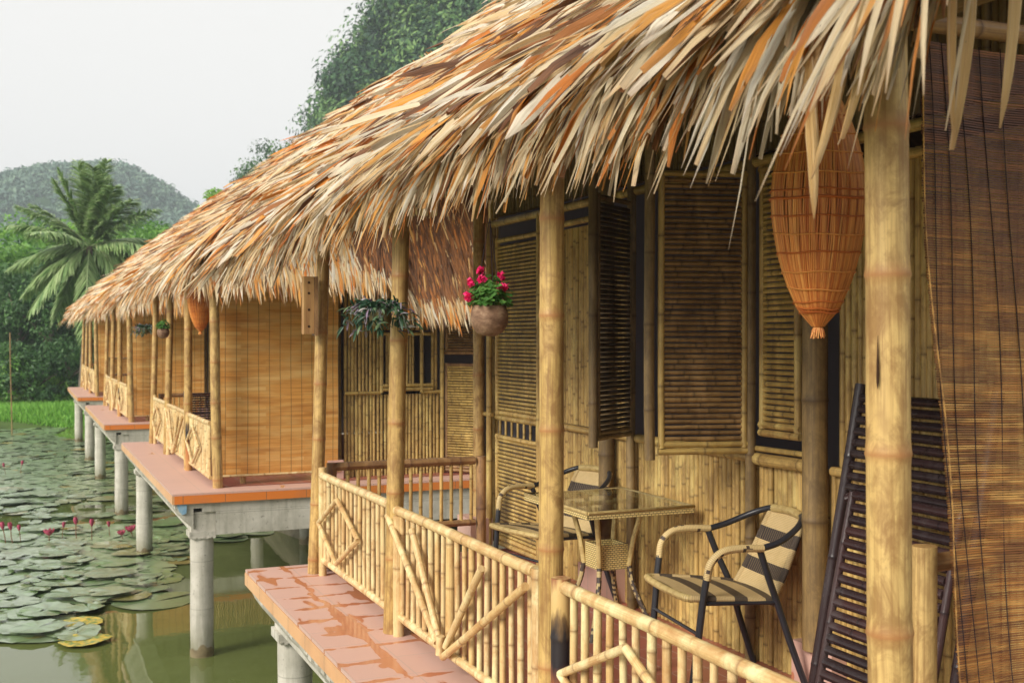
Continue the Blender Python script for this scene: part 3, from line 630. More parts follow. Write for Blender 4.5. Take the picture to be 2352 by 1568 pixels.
def make_hut():
    root = empty('bamboo_hut', (3.2, 4.9, 0), None, 'hut', 'thatched bamboo huts standing in a row over the pond')
    # roof
    es = np.array([math.cos(TH), 0, math.sin(TH)])
    m = MB()
    for sgn in (1, -1):
        ys_ = np.linspace(ROOF_Y0+.02, ROOF_Y1-.02, 20); ss = np.linspace(0, SL, 14)
        S_, Y_ = np.meshgrid(ss, ys_, indexing='ij')
        for off in (0, -.05):
            X_ = EX+es[0]*S_ + (-math.sin(TH))*off; Z_ = EZ+es[2]*S_ + math.cos(TH)*off + sag(Y_)*(1-S_/SL)
            if sgn < 0: X_ = 2*RX-X_
            grid(m, X_, Y_, Z_)
    roof = m.build('roof', M['under'], root)
    th = thatch_mesh(101, 1.0).build('thatch', M['thatch'], roof)
    for k in range(13):
        y = ROOF_Y0+.25+k*.62; m = MB(); o = np.array([.045*math.sin(TH), 0, -.045*math.cos(TH)])*2
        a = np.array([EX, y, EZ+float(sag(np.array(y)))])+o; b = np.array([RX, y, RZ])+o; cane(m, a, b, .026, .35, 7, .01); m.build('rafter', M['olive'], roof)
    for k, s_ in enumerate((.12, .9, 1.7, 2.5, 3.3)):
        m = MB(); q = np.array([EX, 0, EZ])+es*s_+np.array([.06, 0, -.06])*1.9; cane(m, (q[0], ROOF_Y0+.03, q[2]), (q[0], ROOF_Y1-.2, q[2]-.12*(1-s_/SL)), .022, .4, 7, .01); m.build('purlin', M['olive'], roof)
    m = MB(); cane(m, (1.93, ROOF_Y0+.1, 2.36), (1.93, ROOF_Y1-.3, 2.30), .04, .5, 9, .01); m.build('eave_beam', M['olive'], root)
    # front posts
    for k, (x0_, x1_, y_, r) in enumerate(((1.93, 1.88, 2.12, .0535), (1.875, 1.885, 3.93, .049), (1.845, 1.90, 5.88, .0475), (1.835, 1.915, 7.56, .044))):
        m = MB(); cane(m, (x0_, y_, 0), (x1_, y_, 2.42), r, .42, 20, .012, taper=.94); m.build('post', M['post'], root)
    # rear row posts on plinths
    for (x_, y_, r) in ((3.26, 4.11, .056), (3.27, 6.09, .048), (3.25, 8.12, .045), (3.27, 2.42, .045)):
        m = MB(); cane(m, (x_, y_, .2), (x_, y_, 3.4), r, .5, 14, .006); m.build('wall_post', M['olive'] if y_ < 7 else M['post'], root)
        m = MB(); box(m, (x_-(.02 if y_ == 4.11 else .12), y_-.14, .009), (x_+.06, y_+.14, .215)); m.build('plinth', M['tile_dry'], root)
    # slim poles in the wall
    for y_ in (4.64, 5.80):
        m = MB(); cane(m, (3.285, y_, .009), (3.285, y_, 2.9), .027, .4, 10, .008); m.build('wall_pole', M['olive'], root)
    W = 3.34
    cane_wall('wall_panel', M['wall'], root, 'y', W, 2.45, 7.1, 0.009, 1.0, .038)
    cane_wall('wall_panel', M['wall'], root, 'y', W, 2.45, 4.05, 1.02, 2.36, .038)
    cane_wall('wall_panel', M['wall'], root, 'y', W, 5.98, 7.12, 1.02, 2.30, .038)
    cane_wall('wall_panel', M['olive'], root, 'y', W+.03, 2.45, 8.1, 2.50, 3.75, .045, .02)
    m = MB()
    for (z, a, b, r) in ((1.0, 2.5, 4.05, .022), (1.0, 4.16, 4.62, .031), (1.0, 4.66, 5.78, .026), (1.0, 5.84, 7.12, .022), (2.33, 5.97, 7.1, .02), (2.44, 2.5, 8.05, .026), (2.33, 2.5, 3.95, .02), (.5, 2.5, 2.6, .01)):
        cane(m, (W-.03, a, z), (W-.03, b, z), r, .34, 9, .006)
    m.build('wall_rail', M['wall'], root)
    m = MB(); cane(m, (W-.03, 4.16, 1.055), (W-.03, 4.62, 1.05), .014, .3, 7); m.build('window_sill', M['slat'], root)
    # door: lower panel, barred vent, upper panel
    d1 = slat_leaf('door', root, (W-.01, 7.95), (W-.01, 7.16), .06, .86, M['slat'], M['wall'], .029, .0122, .02)
    slat_leaf('door', root, (W-.01, 7.95), (W-.01, 7.16), 1.0, 2.33, M['slat'], M['wall'], .029, .0122, .02)
    for k in range(7):
        m = MB(); cane(m, (W-.01, 7.22+k*.11, .86), (W-.01, 7.22+k*.11, 1.0), .010, .2, 6); m.build('vent_bar', M['slat'], d1)
    m = MB(); cane(m, (W-.04, 7.12, .009), (W-.04, 7.12, 2.45), .022, .4, 9); cane(m, (W-.05, 8.0, .009), (W-.05, 8.0, 2.45), .024, .4, 9); cane(m, (W-.06, 8.22, 1.0), (W-.05, 7.95, 1.0), .016, .3, 8); m.build('door_frame', M['wall'], root)
    # window leaves, standing open
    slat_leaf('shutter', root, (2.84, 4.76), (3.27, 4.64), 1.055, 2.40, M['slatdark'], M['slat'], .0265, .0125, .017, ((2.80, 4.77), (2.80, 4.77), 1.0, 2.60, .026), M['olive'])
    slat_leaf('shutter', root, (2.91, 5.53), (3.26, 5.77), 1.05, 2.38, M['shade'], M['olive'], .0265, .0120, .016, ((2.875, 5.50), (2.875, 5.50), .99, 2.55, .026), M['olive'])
    slat_leaf('shutter', root, (W-.035, 4.58), (W-.035, 4.27), 1.15, 2.42, M['slat'], M['wall'], .0275, .013, .019)
    m = MB(); cane(m, (W-.02, 4.215, 1.03), (W-.02, 4.215, 2.45), .022, .4, 8); m.build('window_jamb', M['olive'], root)
    # side wall facing the camera side, with window and half open door
    Y0 = 2.40
    cane_wall('side_wall', M['wall'], root, 'x', Y0, 3.36, 4.50, .009, .93, .042, .019)
    cane_wall('side_wall', M['wall'], root, 'x', Y0, 3.36, 3.78, .97, 3.2, .042, .019)
    cane_wall('side_wall', M['wall'], root, 'x', Y0, 4.40, 4.50, .97, 3.2, .042, .019)
    cane_wall('side_wall', M['wall'], root, 'x', Y0, 5.12, 6.3, .009, 3.2, .05, .022)
    cane_wall('side_wall', M['wall'], root, 'x', Y0, 3.78, 4.40, 1.66, 3.2, .042, .019)
    wl = cane_wall('window', M['wall'], root, 'x', Y0-.02, 3.84, 4.22, 1.03, 1.60, .035, .015)
    m = MB()
    for z in (.985, 1.03, 1.62): cane(m, (3.80, Y0-.05, z), (4.4, Y0-.05, z), .02, .3, 8)
    for x_ in (3.79, 4.27): cane(m, (x_, Y0-.05, .95), (x_, Y0-.05, 2.4), .022, .3, 8)
    cane(m, (4.52, Y0-.05, .009), (4.52, Y0-.05, 2.4), .026, .3, 8); cane(m, (3.36, Y0-.04, .95), (3.78, Y0-.04, .95), .02, .3, 8); cane(m, (4.27, Y0-.04, .95), (4.5, Y0-.04, .95), .02, .3, 8)
    m.build('window_frame', M['slat'], wl)
    dd_ = slat_leaf('side_door', root, (4.56, Y0-.04), (4.88, Y0-.42), .06, 1.28, M['slat'], M['brown'], .03, .014, .02)
    slat_leaf('side_door', root, (4.56, Y0-.04), (4.88, Y0-.42), 1.42, 2.2, M['slatdark'], M['brown'], .03, .014, .02)
    m = MB(); cane(m, (4.02, Y0-.05, .60), (4.0, Y0-.06, .84), .008, .2, 6); m.build('door_latch', M['black'], root)
    # far side, rear wall and floor of the room keep it dark
    cane_wall('side_wall', M['wall'], root, 'x', 8.16, 3.36, 6.3, .009, 3.2, .05, .024)
    m = MB(); box(m, (6.3, 2.35, .01), (6.36, 8.2, 3.2)); box(m, (3.42, 8.10, .01), (6.29, 8.13, 3.2)); m.build('rear_wall', M['room'], root)
    # railings
    def railing(a, b, kind):
        x_ = 1.865; sec = 1 if a < b else -1
        m = MB(); r = .0255
        cane(m, (x_, a, .675), (x_, b, .665), r, .48, 14, .006); cane(m, (x_+.005, a, .10), (x_+.005, b, .10), .022, .4, 10, .006)
        rail = m.build('railing', M['pale'], root)
        L = b-a; n = int(L/.093)
        for k in range(n):
            y = a+(k+.7)*L/(n+.4); m = MB()
            rr = random.uniform(.0125, .0165)
            if kind == 'w' and abs(y-5.0) < .05: rr = .024
            cane(m, (x_+.008, y+random.uniform(-.004, .004), .10), (x_+.008, y+random.uniform(-.006, .006), .662), rr, .24, 9, .003); m.build('baluster', M['pale'], rail)
        def strut(p, q, r=.017, dx=-.036):
            m = MB(); cane(m, (x_+dx, p[0], p[1]), (x_+dx, q[0], q[1]), r, .30, 10, .003); m.build('strut', M['pale'], rail)
        if kind == 'w':
            strut((5.89, .63), (5.10, .14), .017, -.037); strut((5.47, .62), (5.05, .15), .017, -.040)
            strut((4.53, .60), (4.98, .15), .017, -.037); strut((4.06, .62), (5.00, .10), .018, -.043)
            m = MB(); cane(m, (x_-.045, 5.04, .10), (x_-.045, 5.03, .19), .021, .5, 12); m.build('strut', M['pale'], rail)
        else:
            c = (a+b)/2+(.21 if a > 5 else .19)
            if a > 5: T, Lf, Bt, Rt_ = (6.95, .575), (7.42, .36), (6.97, .17), (6.47, .40)
            else: T, Lf, Bt, Rt_ = (3.27, .575), (3.76, .355), (3.27, .15), (2.78, .37)
            for p, q in ((T, Lf), (Lf, Bt), (Bt, Rt_), (Rt_, T)): strut(p, q, .016)
        return rail
    r1 = railing(5.96, 7.47, 'd'); r2 = railing(4.06, 5.83, 'w'); r3 = railing(2.20, 3.80, 'd')
    for (y_, z_, r_, mt, pr, x_) in ((7.47, .72, .027, 'pale', r1, 1.868), (5.94, .66, .02, 'pale', r1, 1.868), (5.80, .64, .030, 'pale', r2, 1.862), (4.04, .69, .026, 'pale', r2, 1.868)):
        m = MB(); cane(m, (x_, y_, .0), (x_, y_, z_), r_, .4, 12, .002); m.build('newel_post', M[mt], pr)
    m = MB(); cane(m, (1.862, 3.825, .0), (1.862, 3.825, .695), .037, .5, 16, .002); m.build('newel_post', M['charred'], r3)
    # side railing at the far end of the porch
    m = MB(); cane(m, (1.98, 7.62, .70), (3.02, 7.62, .70), .030, .4, 10, .006); cane(m, (1.98, 7.62, .27), (3.02, 7.62, .26), .024, .4, 9, .006); sr = m.build('side_railing', M['brown'], root)
    for k in range(13):
        x_ = 2.08+k*.076; m = MB(); cane(m, (x_, 7.62, .27), (x_, 7.62, .69), .0135, .25, 8, .002); m.build('baluster', M['wall'], sr)
    for x_ in (1.97, 3.07):
        m = MB(); cane(m, (x_, 7.62, .009), (x_, 7.62, .73), .036, .5, 12, .002); m.build('newel_post', M['brown'], sr)
    # short post and rail by the near blind
    m = MB(); cane(m, (2.235, 2.36, .0), (2.235, 2.36, 1.035), .033, .55, 14, .002); sp_ = m.build('short_post', M['post'], root)
    m = MB(); cane(m, (2.265, 2.37, .985), (3.22, 2.37, 1.0), .026, .4, 9, .004); m.build('short_rail', M['brown'], root)
    return root, th
s = NT('charred_bamboo', .5, .4); a = s.attr(); oc = s.coords('Object'); spz = s.n("ShaderNodeSeparateXYZ"); s.l(oc, spz.inputs[0])
zz_ = s.math('ADD', spz.outputs[2], s.math('MULTIPLY', s.math('SUBTRACT', s.noise(s.coords('Object', (30, 30, 6)), 1, 4), .5), .22))
c = s.ramp(zz_, [(.0, (.50,.28,.10)), (.24, (.45,.16,.05)), (.33, (.12,.045,.03)), (.38, (.02,.016,.02)), (.48, (.025,.02,.022)), (.54, (.20,.12,.05)), (.58, (.62,.43,.17)), (.66, (.66,.46,.20)), (.71, (.34,.15,.07))]); s.col(c); M['charred'] = s.m
hut, th_obj = make_hut()
tag(hut, 'nearest thatched bamboo hut with open window shutters, its porch holding table and chairs')
# thatch variant and the low side thatch for the huts behind
alt = thatch_mesh(202, .8).build('thatch_alt', M['thatch'], hut); alt_me = alt.data; bpy.data.objects.remove(alt)
def skirt():
    m = MB(); n = 5200; x = rng.uniform(1.62, 4.9, n); s_ = rng.random(n)**1.2*1.7
    slope = unit([0, -.55, -.83]); ht_ = EZ+(np.minimum(x, 2*RX-x)-EX)*math.tan(TH)
    low = .30*np.clip((x-3.75)/.2, 0, 1)
    z = 2.26-low+s_*.83; y = 1.72+s_*.55; ok = z < ht_-.02; x, y, z, sq = x[ok], y[ok], z[ok], s_[ok]; n = len(x)
    root = np.stack([x, y, z], 1)
    strips(m, root, slope+np.array([1, 0, 0])*rng.normal(0, .12, n)[:, None]+np.array([0, -.1, -.15])*rng.random(n)[:, None], np.tile([0, -.83, .55], (n, 1)), rng.uniform(.2, .42, n), rng.uniform(.012, .03, n), rng.uniform(0, .05, n), rng.uniform(0, .2, n), np.where((x < 3.35) | (sq < .16), np.clip(rng.normal(.48, .25, n), 0, 1), np.clip(rng.normal(.04, .05, n)+.35*(rng.random(n) < .06), 0, 1)), 4, rng.normal(0, .6, n), .25)  # shade on the inner upper strips is painted dark brown, lowest ones stay straw
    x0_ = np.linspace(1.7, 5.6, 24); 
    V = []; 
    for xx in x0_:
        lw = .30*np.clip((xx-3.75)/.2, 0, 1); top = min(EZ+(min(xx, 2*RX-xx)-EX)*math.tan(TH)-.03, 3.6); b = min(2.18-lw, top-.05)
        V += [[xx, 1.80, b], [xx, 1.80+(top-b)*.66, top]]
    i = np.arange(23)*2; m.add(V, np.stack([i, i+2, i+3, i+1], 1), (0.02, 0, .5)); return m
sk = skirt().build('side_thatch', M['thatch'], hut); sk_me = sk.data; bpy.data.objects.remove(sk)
hlab = ['', 'second thatched bamboo hut, wide orange woven blind closing its near side', 'third thatched bamboo hut along the row, partly hidden by the second', 'farthest small thatched hut at the left end of the row, next to the dark trees']
huts = [hut]
for k in (1, 2, 3):
    hh = copy_tree(hut); hh.location.y += OFF[k]; hh['label'] = hlab[k]; huts.append(hh)
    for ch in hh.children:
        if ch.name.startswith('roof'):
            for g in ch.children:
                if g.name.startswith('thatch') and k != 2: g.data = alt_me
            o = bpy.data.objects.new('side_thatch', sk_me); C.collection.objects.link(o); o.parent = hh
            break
    hh.scale = (1, 1.0 if k < 3 else 1.06, 1)
m = MB(); ctr = np.array([1.899, 2.12]); dv = unit([-.955, -.295]); zz = np.linspace(1.475, 1.60, 9)
tube(m, [(ctr[0]+dv[0]*.0505, ctr[1]+dv[1]*.0505, z) for z in zz], [.0006, .003, .0035, .003, .0028, .002, .0015, .001, .0005], 6)
for ch in hut.children:
    if ch.name == 'post': m.build('split', M['hole'], ch)
# a few long leaves hanging from the near verge
m = MB(); rt = np.array([[1.77, 1.74, 2.47], [1.74, 1.75, 2.45], [1.885, 1.73, 2.55], [1.90, 1.74, 2.57], [1.60, 1.9, 2.28], [1.58, 2.02, 2.25], [1.61, 1.84, 2.30]])
dd_ = np.array([[-.02, 0, -1.], [-.16, 0, -1.], [-.03, 0, -1], [.05, 0, -1], [-.1, .1, -1], [.0, -.05, -1], [-.05, .15, -1]])
strips(m, rt, dd_, np.tile([-.3, -.9, 0.], (7, 1)), np.array([.50, .46, .53, .44, .36, .40, .30]), np.array([.032, .024, .034, .03, .03, .034, .03]), np.full(7, .03), np.zeros(7), np.array([.44, .42, .46, .40, .45, .43, .44]), 9, np.full(7, .5), .5, np.array([.08,-.1,.06,-.05,.1,0,.1]), .6)
for ch in hut.children:
    if ch.name.startswith('roof'): m.build('hanging_leaf', M['thatch'], ch)

# ------------------------------------------------------------------ blinds
def near_blind():
    root = empty('bamboo_blind', (2.6, 2.27, 0), 'dark red-brown slatted bamboo blind hanging at the right edge', 'blind', 'bamboo blinds on the near sides of the huts')
    m = MB(); x1 = 3.25; z = 2.36; zs_ = []
    N = 24; xs_ = np.linspace(0, 1, N)
    edge = lambda z: 2.194+.083*(1.58-z)+.006*math.sin(z*6)
    off = lambda x, z: .012*math.sin(x*5+z*1.7)+.006*math.sin(x*17+z*5)
    while z > .06:
        e = edge(z)+random.uniform(-.003, .003); X_ = e+(x1-e)*xs_; dz = -.012*np.sin((X_-2.13)*3.0)*1.0
        Y_ = np.array([2.27+off(x, z) for x in X_]); h = .0020; w = .0012
        P = np.stack([X_, Y_, z+dz], 1); prof = np.array([[-w, -h], [w, -h], [w, h], [-w, h]])
        V = (P[:, None, :]+np.concatenate([np.zeros((4, 1)), prof], 1)[None]).reshape(-1, 3)
        i, j = np.meshgrid(np.arange(N-1), np.arange(4), indexing='ij'); q = np.stack([i*4+j, i*4+(j+1) % 4, (i+1)*4+(j+1) % 4, (i+1)*4+j], -1).reshape(-1, 4)
        seg = np.repeat(np.array([random.random() for _ in range(6)]), 4)[:N]
        base = .46+.14*math.sin(z*5.1+.5)+.34*float(np.clip((1.75-z)/.5, -.8, 1))*.8  # weaker light towards the top is put into the splint tone
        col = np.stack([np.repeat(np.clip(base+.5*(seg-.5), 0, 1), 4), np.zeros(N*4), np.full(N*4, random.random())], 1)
        m.add(V, q, col, None, False); z -= .0062+random.choice([0, 0, 0, .0008])
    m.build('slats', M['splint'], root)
    for x_ in (2.215, 2.26, 2.32, 2.40, 2.47, 2.70, 2.95, 3.2):
        m = MB(); zz = np.linspace(2.36, .06, 60)
        tube(m, [(x_+.012*math.sin(z*3+x_*9)+.083*(1.58-z), 2.267+off(x_, z), z) for z in zz], .0018, 4); m.build('thread', M['thread'], root)
    m = MB(); zz = np.linspace(2.36, .06, 400); tube(m, [(edge(z)+.002+.0015*(k % 2), 2.266+off(2.14, z), z) for k, z in enumerate(zz)], .0026, 4, (.95, 0, .5)); m.build('edge_binding', M['splint'], root)
    m = MB(); cane(m, (2.03, 2.25, 2.40), (3.3, 2.25, 2.42), .024, .3, 10, .004); m.build('roller', M['brown'], root)
    return root
near_blind()
def woven_blind(y, lab, x0=1.97, x1=3.27, z0=.10, z1=2.25):
    root = empty('woven_blind', ((x0+x1)/2, y, z0), lab, 'blind', 'bamboo blinds on the near sides of the huts')
    xs_ = np.linspace(x0, x1, 40); zs_ = np.linspace(z0, z1, 50)
    m = MB()
    for o in (0, .006):
        A, B = np.meshgrid(xs_, zs_, indexing='ij'); Yb = y+o+.012*np.sin(A*4+B*1.5)+.008*np.sin(B*6); grid(m, A+.01*np.sin(B*3)*(A < x0+.1), Yb, B)
    m.build('woven_sheet', M['blind'], root)
    m = MB(); cane(m, (x0-.02, y-.005, z0), (x1+.02, y-.005, z0), .014, .4, 8, .003); m.build('bottom_bar', M['pale'], root)
    m = MB(); cane(m, (x0-.05, y+.05, z1+.02), (x1+.02, y+.05, z1+.02), .03, .4, 8, .003); m.build('roller', M['brown'], root)
woven_blind(12.36, 'large orange woven blind with pale and brown bands, hanging beside the second hut\'s corner post')
woven_blind(22.25, 'orange woven blind closing the side of the third hut')
woven_blind(32.2, 'small far blind closing the side of the farthest hut')

# ------------------------------------------------------------------ furniture
def smooth_path(pts, n=8):
    P = np.asarray(pts, float); out_ = []
    E = np.concatenate([[2*P[0]-P[1]], P, [2*P[-1]-P[-2]]])
    for i in range(1, len(E)-2):
        for t in np.linspace(0, 1, n, endpoint=False):
            a, b, c, d = E[i-1], E[i], E[i+1], E[i+2]
            out_.append(.5*((2*b)+(-a+c)*t+(2*a-5*b+4*c-d)*t*t+(-a+3*b-3*c+d)*t**3))
    out_.append(P[-1]); return np.array(out_)
def make_chair():
    root = empty('rattan_armchair', (0, 0, 0), None, 'chair', 'rattan armchairs on the porch')
    m = MB(); r = .0138
    for s_ in (1, -1):
        leg = smooth_path([(.265, .235*s_, .0), (.235, .245*s_, .25), (.215, .255*s_, .44), (.20, .262*s_, .545)], 5); mm = MB(); tube(mm, leg, r*1.15, 10); mm.build('front_leg', M['black'], root)
        leg = smooth_path([(-.055, .262*s_, .648), (-.10, .25*s_, .53), (-.155, .235*s_, .40), (-.215, .245*s_, .22), (-.295, .26*s_, .0)], 5); mm = MB(); tube(mm, leg, r*1.1, 10); mm.build('rear_leg', M['black'], root)
        arm = smooth_path([(.20, .262*s_, .535), (.185, .268*s_, .605), (.135, .272*s_, .652), (.06, .272*s_, .665), (-.065, .268*s_, .660)], 6); mm = MB(); tube(mm, arm, .0172, 12); mm.build('armrest', M['wrap'], root)
        mm = MB(); tube(mm, [(leg[-1][0], leg[-1][1], -.001), (leg[-1][0]+.006, leg[-1][1], .03)], .016, 10); mm.build('foot_cap', M['black'], root)
    top = smooth_path([(-.06, .268, .660), (-.15, .262, .683), (-.25, .225, .728), (-.315, .165, .762), (-.335, .10, .772), (-.34, 0, .774), (-.335, -.10, .772), (-.315, -.165, .762), (-.25, -.225, .728), (-.15, -.262, .683), (-.06, -.268, .660)], 6)
    mm = MB(); tube(mm, top, r*1.05, 10); mm.build('back_hoop', M['black'], root)
    mm = MB(); tube(mm, [(.236, -.24, .30), (.236, .24, .30)], .008, 8); tube(mm, [(-.155, -.235, .395), (-.155, .235, .395)], .011, 8); tube(mm, [(.21, -.25, .43), (-.15, -.235, .41)], .009, 8); tube(mm, [(.21, .25, .43), (-.15, .235, .41)], .009, 8); mm.build('stretcher', M['black'], root)
    # woven seat and back: one curved sheet each, with thickness and rolled rims
    def sheet(path, wid, name, th=.008, rim=.015):
        P = np.asarray(path, float); n = len(P); cr = 13; ys_ = np.linspace(-1, 1, cr); mm = MB()
        Lg = np.concatenate([[0], np.cumsum(np.linalg.norm(np.diff(P, axis=0), axis=1))])
        T = np.gradient(P, axis=0); Nn = np.stack([-T[:, 2], 0*T[:, 0], T[:, 0]], 1); Nn /= np.linalg.norm(Nn, axis=1)[:, None]
        for sg in (1, -1):
            V = P[:, None, :]+Nn[:, None, :]*sg*th*.5 + np.array([0, 1, 0])[None, None]*(ys_[None, :, None]*wid[:, None, None]) - Nn[:, None, :]*(.012*(1-ys_[None, :, None]**2))
            uv = np.stack([(ys_[None, :]*wid[:, None]), np.repeat(Lg[:, None], cr, 1)], -1).reshape(-1, 2)
            i, j = np.meshgrid(np.arange(n-1), np.arange(cr-1), indexing='ij'); q = np.stack([i*cr+j, i*cr+j+1, (i+1)*cr+j+1, (i+1)*cr+j], -1).reshape(-1, 4)
            mm.add(V.reshape(-1, 3), q if sg > 0 else q[:, ::-1], (.5, 0, .5), uv)
        for sg in (1, -1):
            tube(mm, P+np.array([0, 1, 0])*sg*wid[:, None], rim, 10, vlen=0)
        return mm.build(name, M['rattan_seat'], root)
    seat = smooth_path([(.285, 0, .455), (.20, 0, .448), (.05, 0, .435), (-.10, 0, .418), (-.165, 0, .410)], 6)
    w = np.interp(np.linspace(0, 1, len(seat)), [0, .08, .2, 1], [.20, .235, .24, .215]); st = sheet(seat, w, 'seat')
    mm = MB(); tube(mm, smooth_path([(.25, -.235, .45), (.285, -.20, .455), (.295, 0, .454), (.285, .20, .455), (.25, .235, .45)], 6), .017, 12); mm.build('seat_front_roll', M['wrap_plain'], st)
    back = smooth_path([(-.335, 0, .763), (-.305, 0, .70), (-.255, 0, .59), (-.205, 0, .49), (-.165, 0, .42)], 6)
    w = np.interp(np.linspace(0, 1, len(back)), [0, 1], [.150, .185]); bk = sheet(back, w, 'backrest')
    mm = MB(); tube(mm, smooth_path([(-.334, -.135, .768), (-.342, 0, .775), (-.334, .135, .768)], 6), .0195, 12); mm.build('top_roll', M['wrap_plain'], bk)
    return root
chair = make_chair(); chair.location = (2.965, 4.40, .009); chair.rotation_euler = (0, 0, math.pi-R(8))
tag(chair, 'cream and dark striped rattan armchair on the right of the table, nearest the camera')
c2 = copy_tree(chair); c2.location = (2.92, 6.13, .009); c2.rotation_euler = (0, 0, math.pi+R(12)); c2['label'] = 'striped rattan armchair left of the table, half hidden behind the bamboo post'

def make_table():
    root = empty('rattan_table', (2.93, 5.45, .009), 'small square rattan table with glass top and woven basket under it', 'table')
    x0, x1, y0, y1, zt = 2.62, 3.24, 5.07, 5.84, .708; r = .022
    m = MB()
    for (a, b) in (((x0, y0), (x1, y0)), ((x1, y0), (x1, y1)), ((x1, y1), (x0, y1)), ((x0, y1), (x0, y0))):
        a = np.array([*a, 0.]); b = np.array([*b, 0.]); e = unit(b-a); o = np.array([e[1], -e[0], 0]); L = np.linalg.norm(b-a)
        # side apron band with weave uv
        V = [a+o*.004+[0, 0, zt], b+o*.004+[0, 0, zt], b+o*.004+[0, 0, zt-.032], a+o*.004+[0, 0, zt-.032], a-o*.012+[0, 0, zt], b-o*.012+[0, 0, zt], b-o*.012+[0, 0, zt-.032], a-o*.012+[0, 0, zt-.032]]
        m.add(V, [[0, 1, 2, 3], [7, 6, 5, 4], [3, 2, 6, 7], [4, 5, 1, 0]], None, [[0, 0], [L, 0], [L, .032], [0, .032]]*2, False)
    m.build('apron', M['weave'], root)
    m = MB(); tube(m, [(x0, y0, zt), (x1, y0, zt), (x1, y1, zt), (x0, y1, zt), (x0, y0, zt)], .0095, 8); m.build('rim', M['wrap_plain'], root)
    m = MB(); box(m, (x0+.012, y0+.012, zt-.003), (x1-.012, y1-.012, zt+.004)); m.build('glass_top', M['glass'], root)
    cx, cy = (x0+x1)/2, (y0+y1)/2; h = .085
    for sx in (-1, 1):
        for sy in (-1, 1):
            up = smooth_path([(cx+sx*.135, cy+sy*.145, zt-.02), (cx+sx*.128, cy+sy*.135, .62), (cx+sx*.105, cy+sy*.11, .50), (cx+sx*.09, cy+sy*.09, .36)], 6); mm = MB(); tube(mm, up, .0145, 10)
            lg = mm.build('leg', M['wrap_plain'], root)
            dn = smooth_path([(cx+sx*.09, cy+sy*.09, .37), (cx+sx*.105, cy+sy*.11, .26), (cx+sx*.15, cy+sy*.16, .12), (cx+sx*.20, cy+sy*.21, .0)], 6); mm = MB(); tube(mm, dn, .014, 10); mm.build('lower_leg', M['wrap_dotted'], lg)
    m = MB(); z0, z1 = .345, .48
    for (a, b) in (((cx-h, cy-h), (cx+h, cy-h)), ((cx+h, cy-h), (cx+h, cy+h)), ((cx+h, cy+h), (cx-h, cy+h)), ((cx-h, cy+h), (cx-h, cy-h))):
        a = np.array([*a, 0.]); b = np.array([*b, 0.]); e = unit(b-a); o = np.array([e[1], -e[0], 0]); L = 2*h
        V = [a+[0, 0, z1], b+[0, 0, z1], b+[0, 0, z0], a+[0, 0, z0], a-o*.008+[0, 0, z1], b-o*.008+[0, 0, z1], b-o*.008+[0, 0, z0], a-o*.008+[0, 0, z0]]
        m.add(V, [[0, 1, 2, 3], [7, 6, 5, 4], [4, 5, 1, 0]], None, [[0, 0], [L, 0], [L, z1-z0], [0, z1-z0]]*2, False)
    box(m, (cx-h+.01, cy-h+.01, z0), (cx+h-.01, cy+h-.01, z0+.01)); m.build('basket', M['weave'], root)
    m = MB(); tube(m, [(cx-.19, cy, .69), (cx+.19, cy, .69)], .012, 8); m.build('crossbar', M['wrap_plain'], root)
make_table()

def make_lounger():
    root = empty('bamboo_lounger', (3.0, 3.45, .009), None, 'lounger', 'dark bamboo folding loungers leaning on the walls')
    p = lambda y, z: np.array([2.925+.27*z/1.38, y, z])
    for y in (3.74, 3.02):
        m = MB(); cane(m, p(y, .0), p(y, 1.40), .023, .5, 12, .004); m.build('side_pole', M['dark'], root)
    m = MB(); z = .98
    while z < 1.38: cane(m, p(3.72, z), p(3.03, z), .0185, .35, 8, .002, rnd=random.random()*.7); z += .0455
    m.build('back_slats', M['dark'], root)
    q = lambda y, z: np.array([2.872+.27*z/1.20, y, z])
    for y in (3.655, 3.08):
        m = MB(); cane(m, q(y, .0), q(y, .97), .0165, .3, 10, .003, rnd=.9); m.build('seat_pole', M['dark'], root)
    m = MB(); z = .12
    while z < .97: cane(m, q(3.64, z), q(3.09, z)+np.array([-.005, 0, 0]), .0198*random.uniform(.92, 1.08), .35, 8, .002, rnd=random.random()); z += .0465
    m.build('seat_slats', M['dark'], root)
    m = MB()
    z = .17
    while z < .97:
        c = q(3.36, z)-np.array([.017, 0, 0]); box(m, c-.003, c+.003, (.5, 0, .5)); z += .0465
    m.build('pin', M['pinm'], root)
    m = MB(); cane(m, q(3.655, .95)+[-.01, .03, -.01], q(3.655, .95)+[.04, -.03, .02], .02, 1, 8); m.build('hinge', M['dark'], root)
    return root
s = NT('pale_pins', .4, .5); s.col((.55,.45,.35,1)); M['pinm'] = s.m
lo = make_lounger(); tag(lo, 'dark lacquered bamboo lounger leaning on the wall behind the nearest post')
l2 = copy_tree(lo); l2.location = (2.22, 14.75, .0); l2.rotation_euler = (0, 0, R(90)); l2.scale = (1, .9, .64); l2['label'] = 'dark bamboo lounger back showing above the railing of the second hut'
m = MB(); cane(m, (2.30, 2.62, .0), (2.42, 2.62, .92), .017, .4, 10, .003); m.build('leaning_pole', M['dark']); tag(bpy.data.objects['leaning_pole'], 'thin dark pole leaning between the short post and the blind', 'pole')

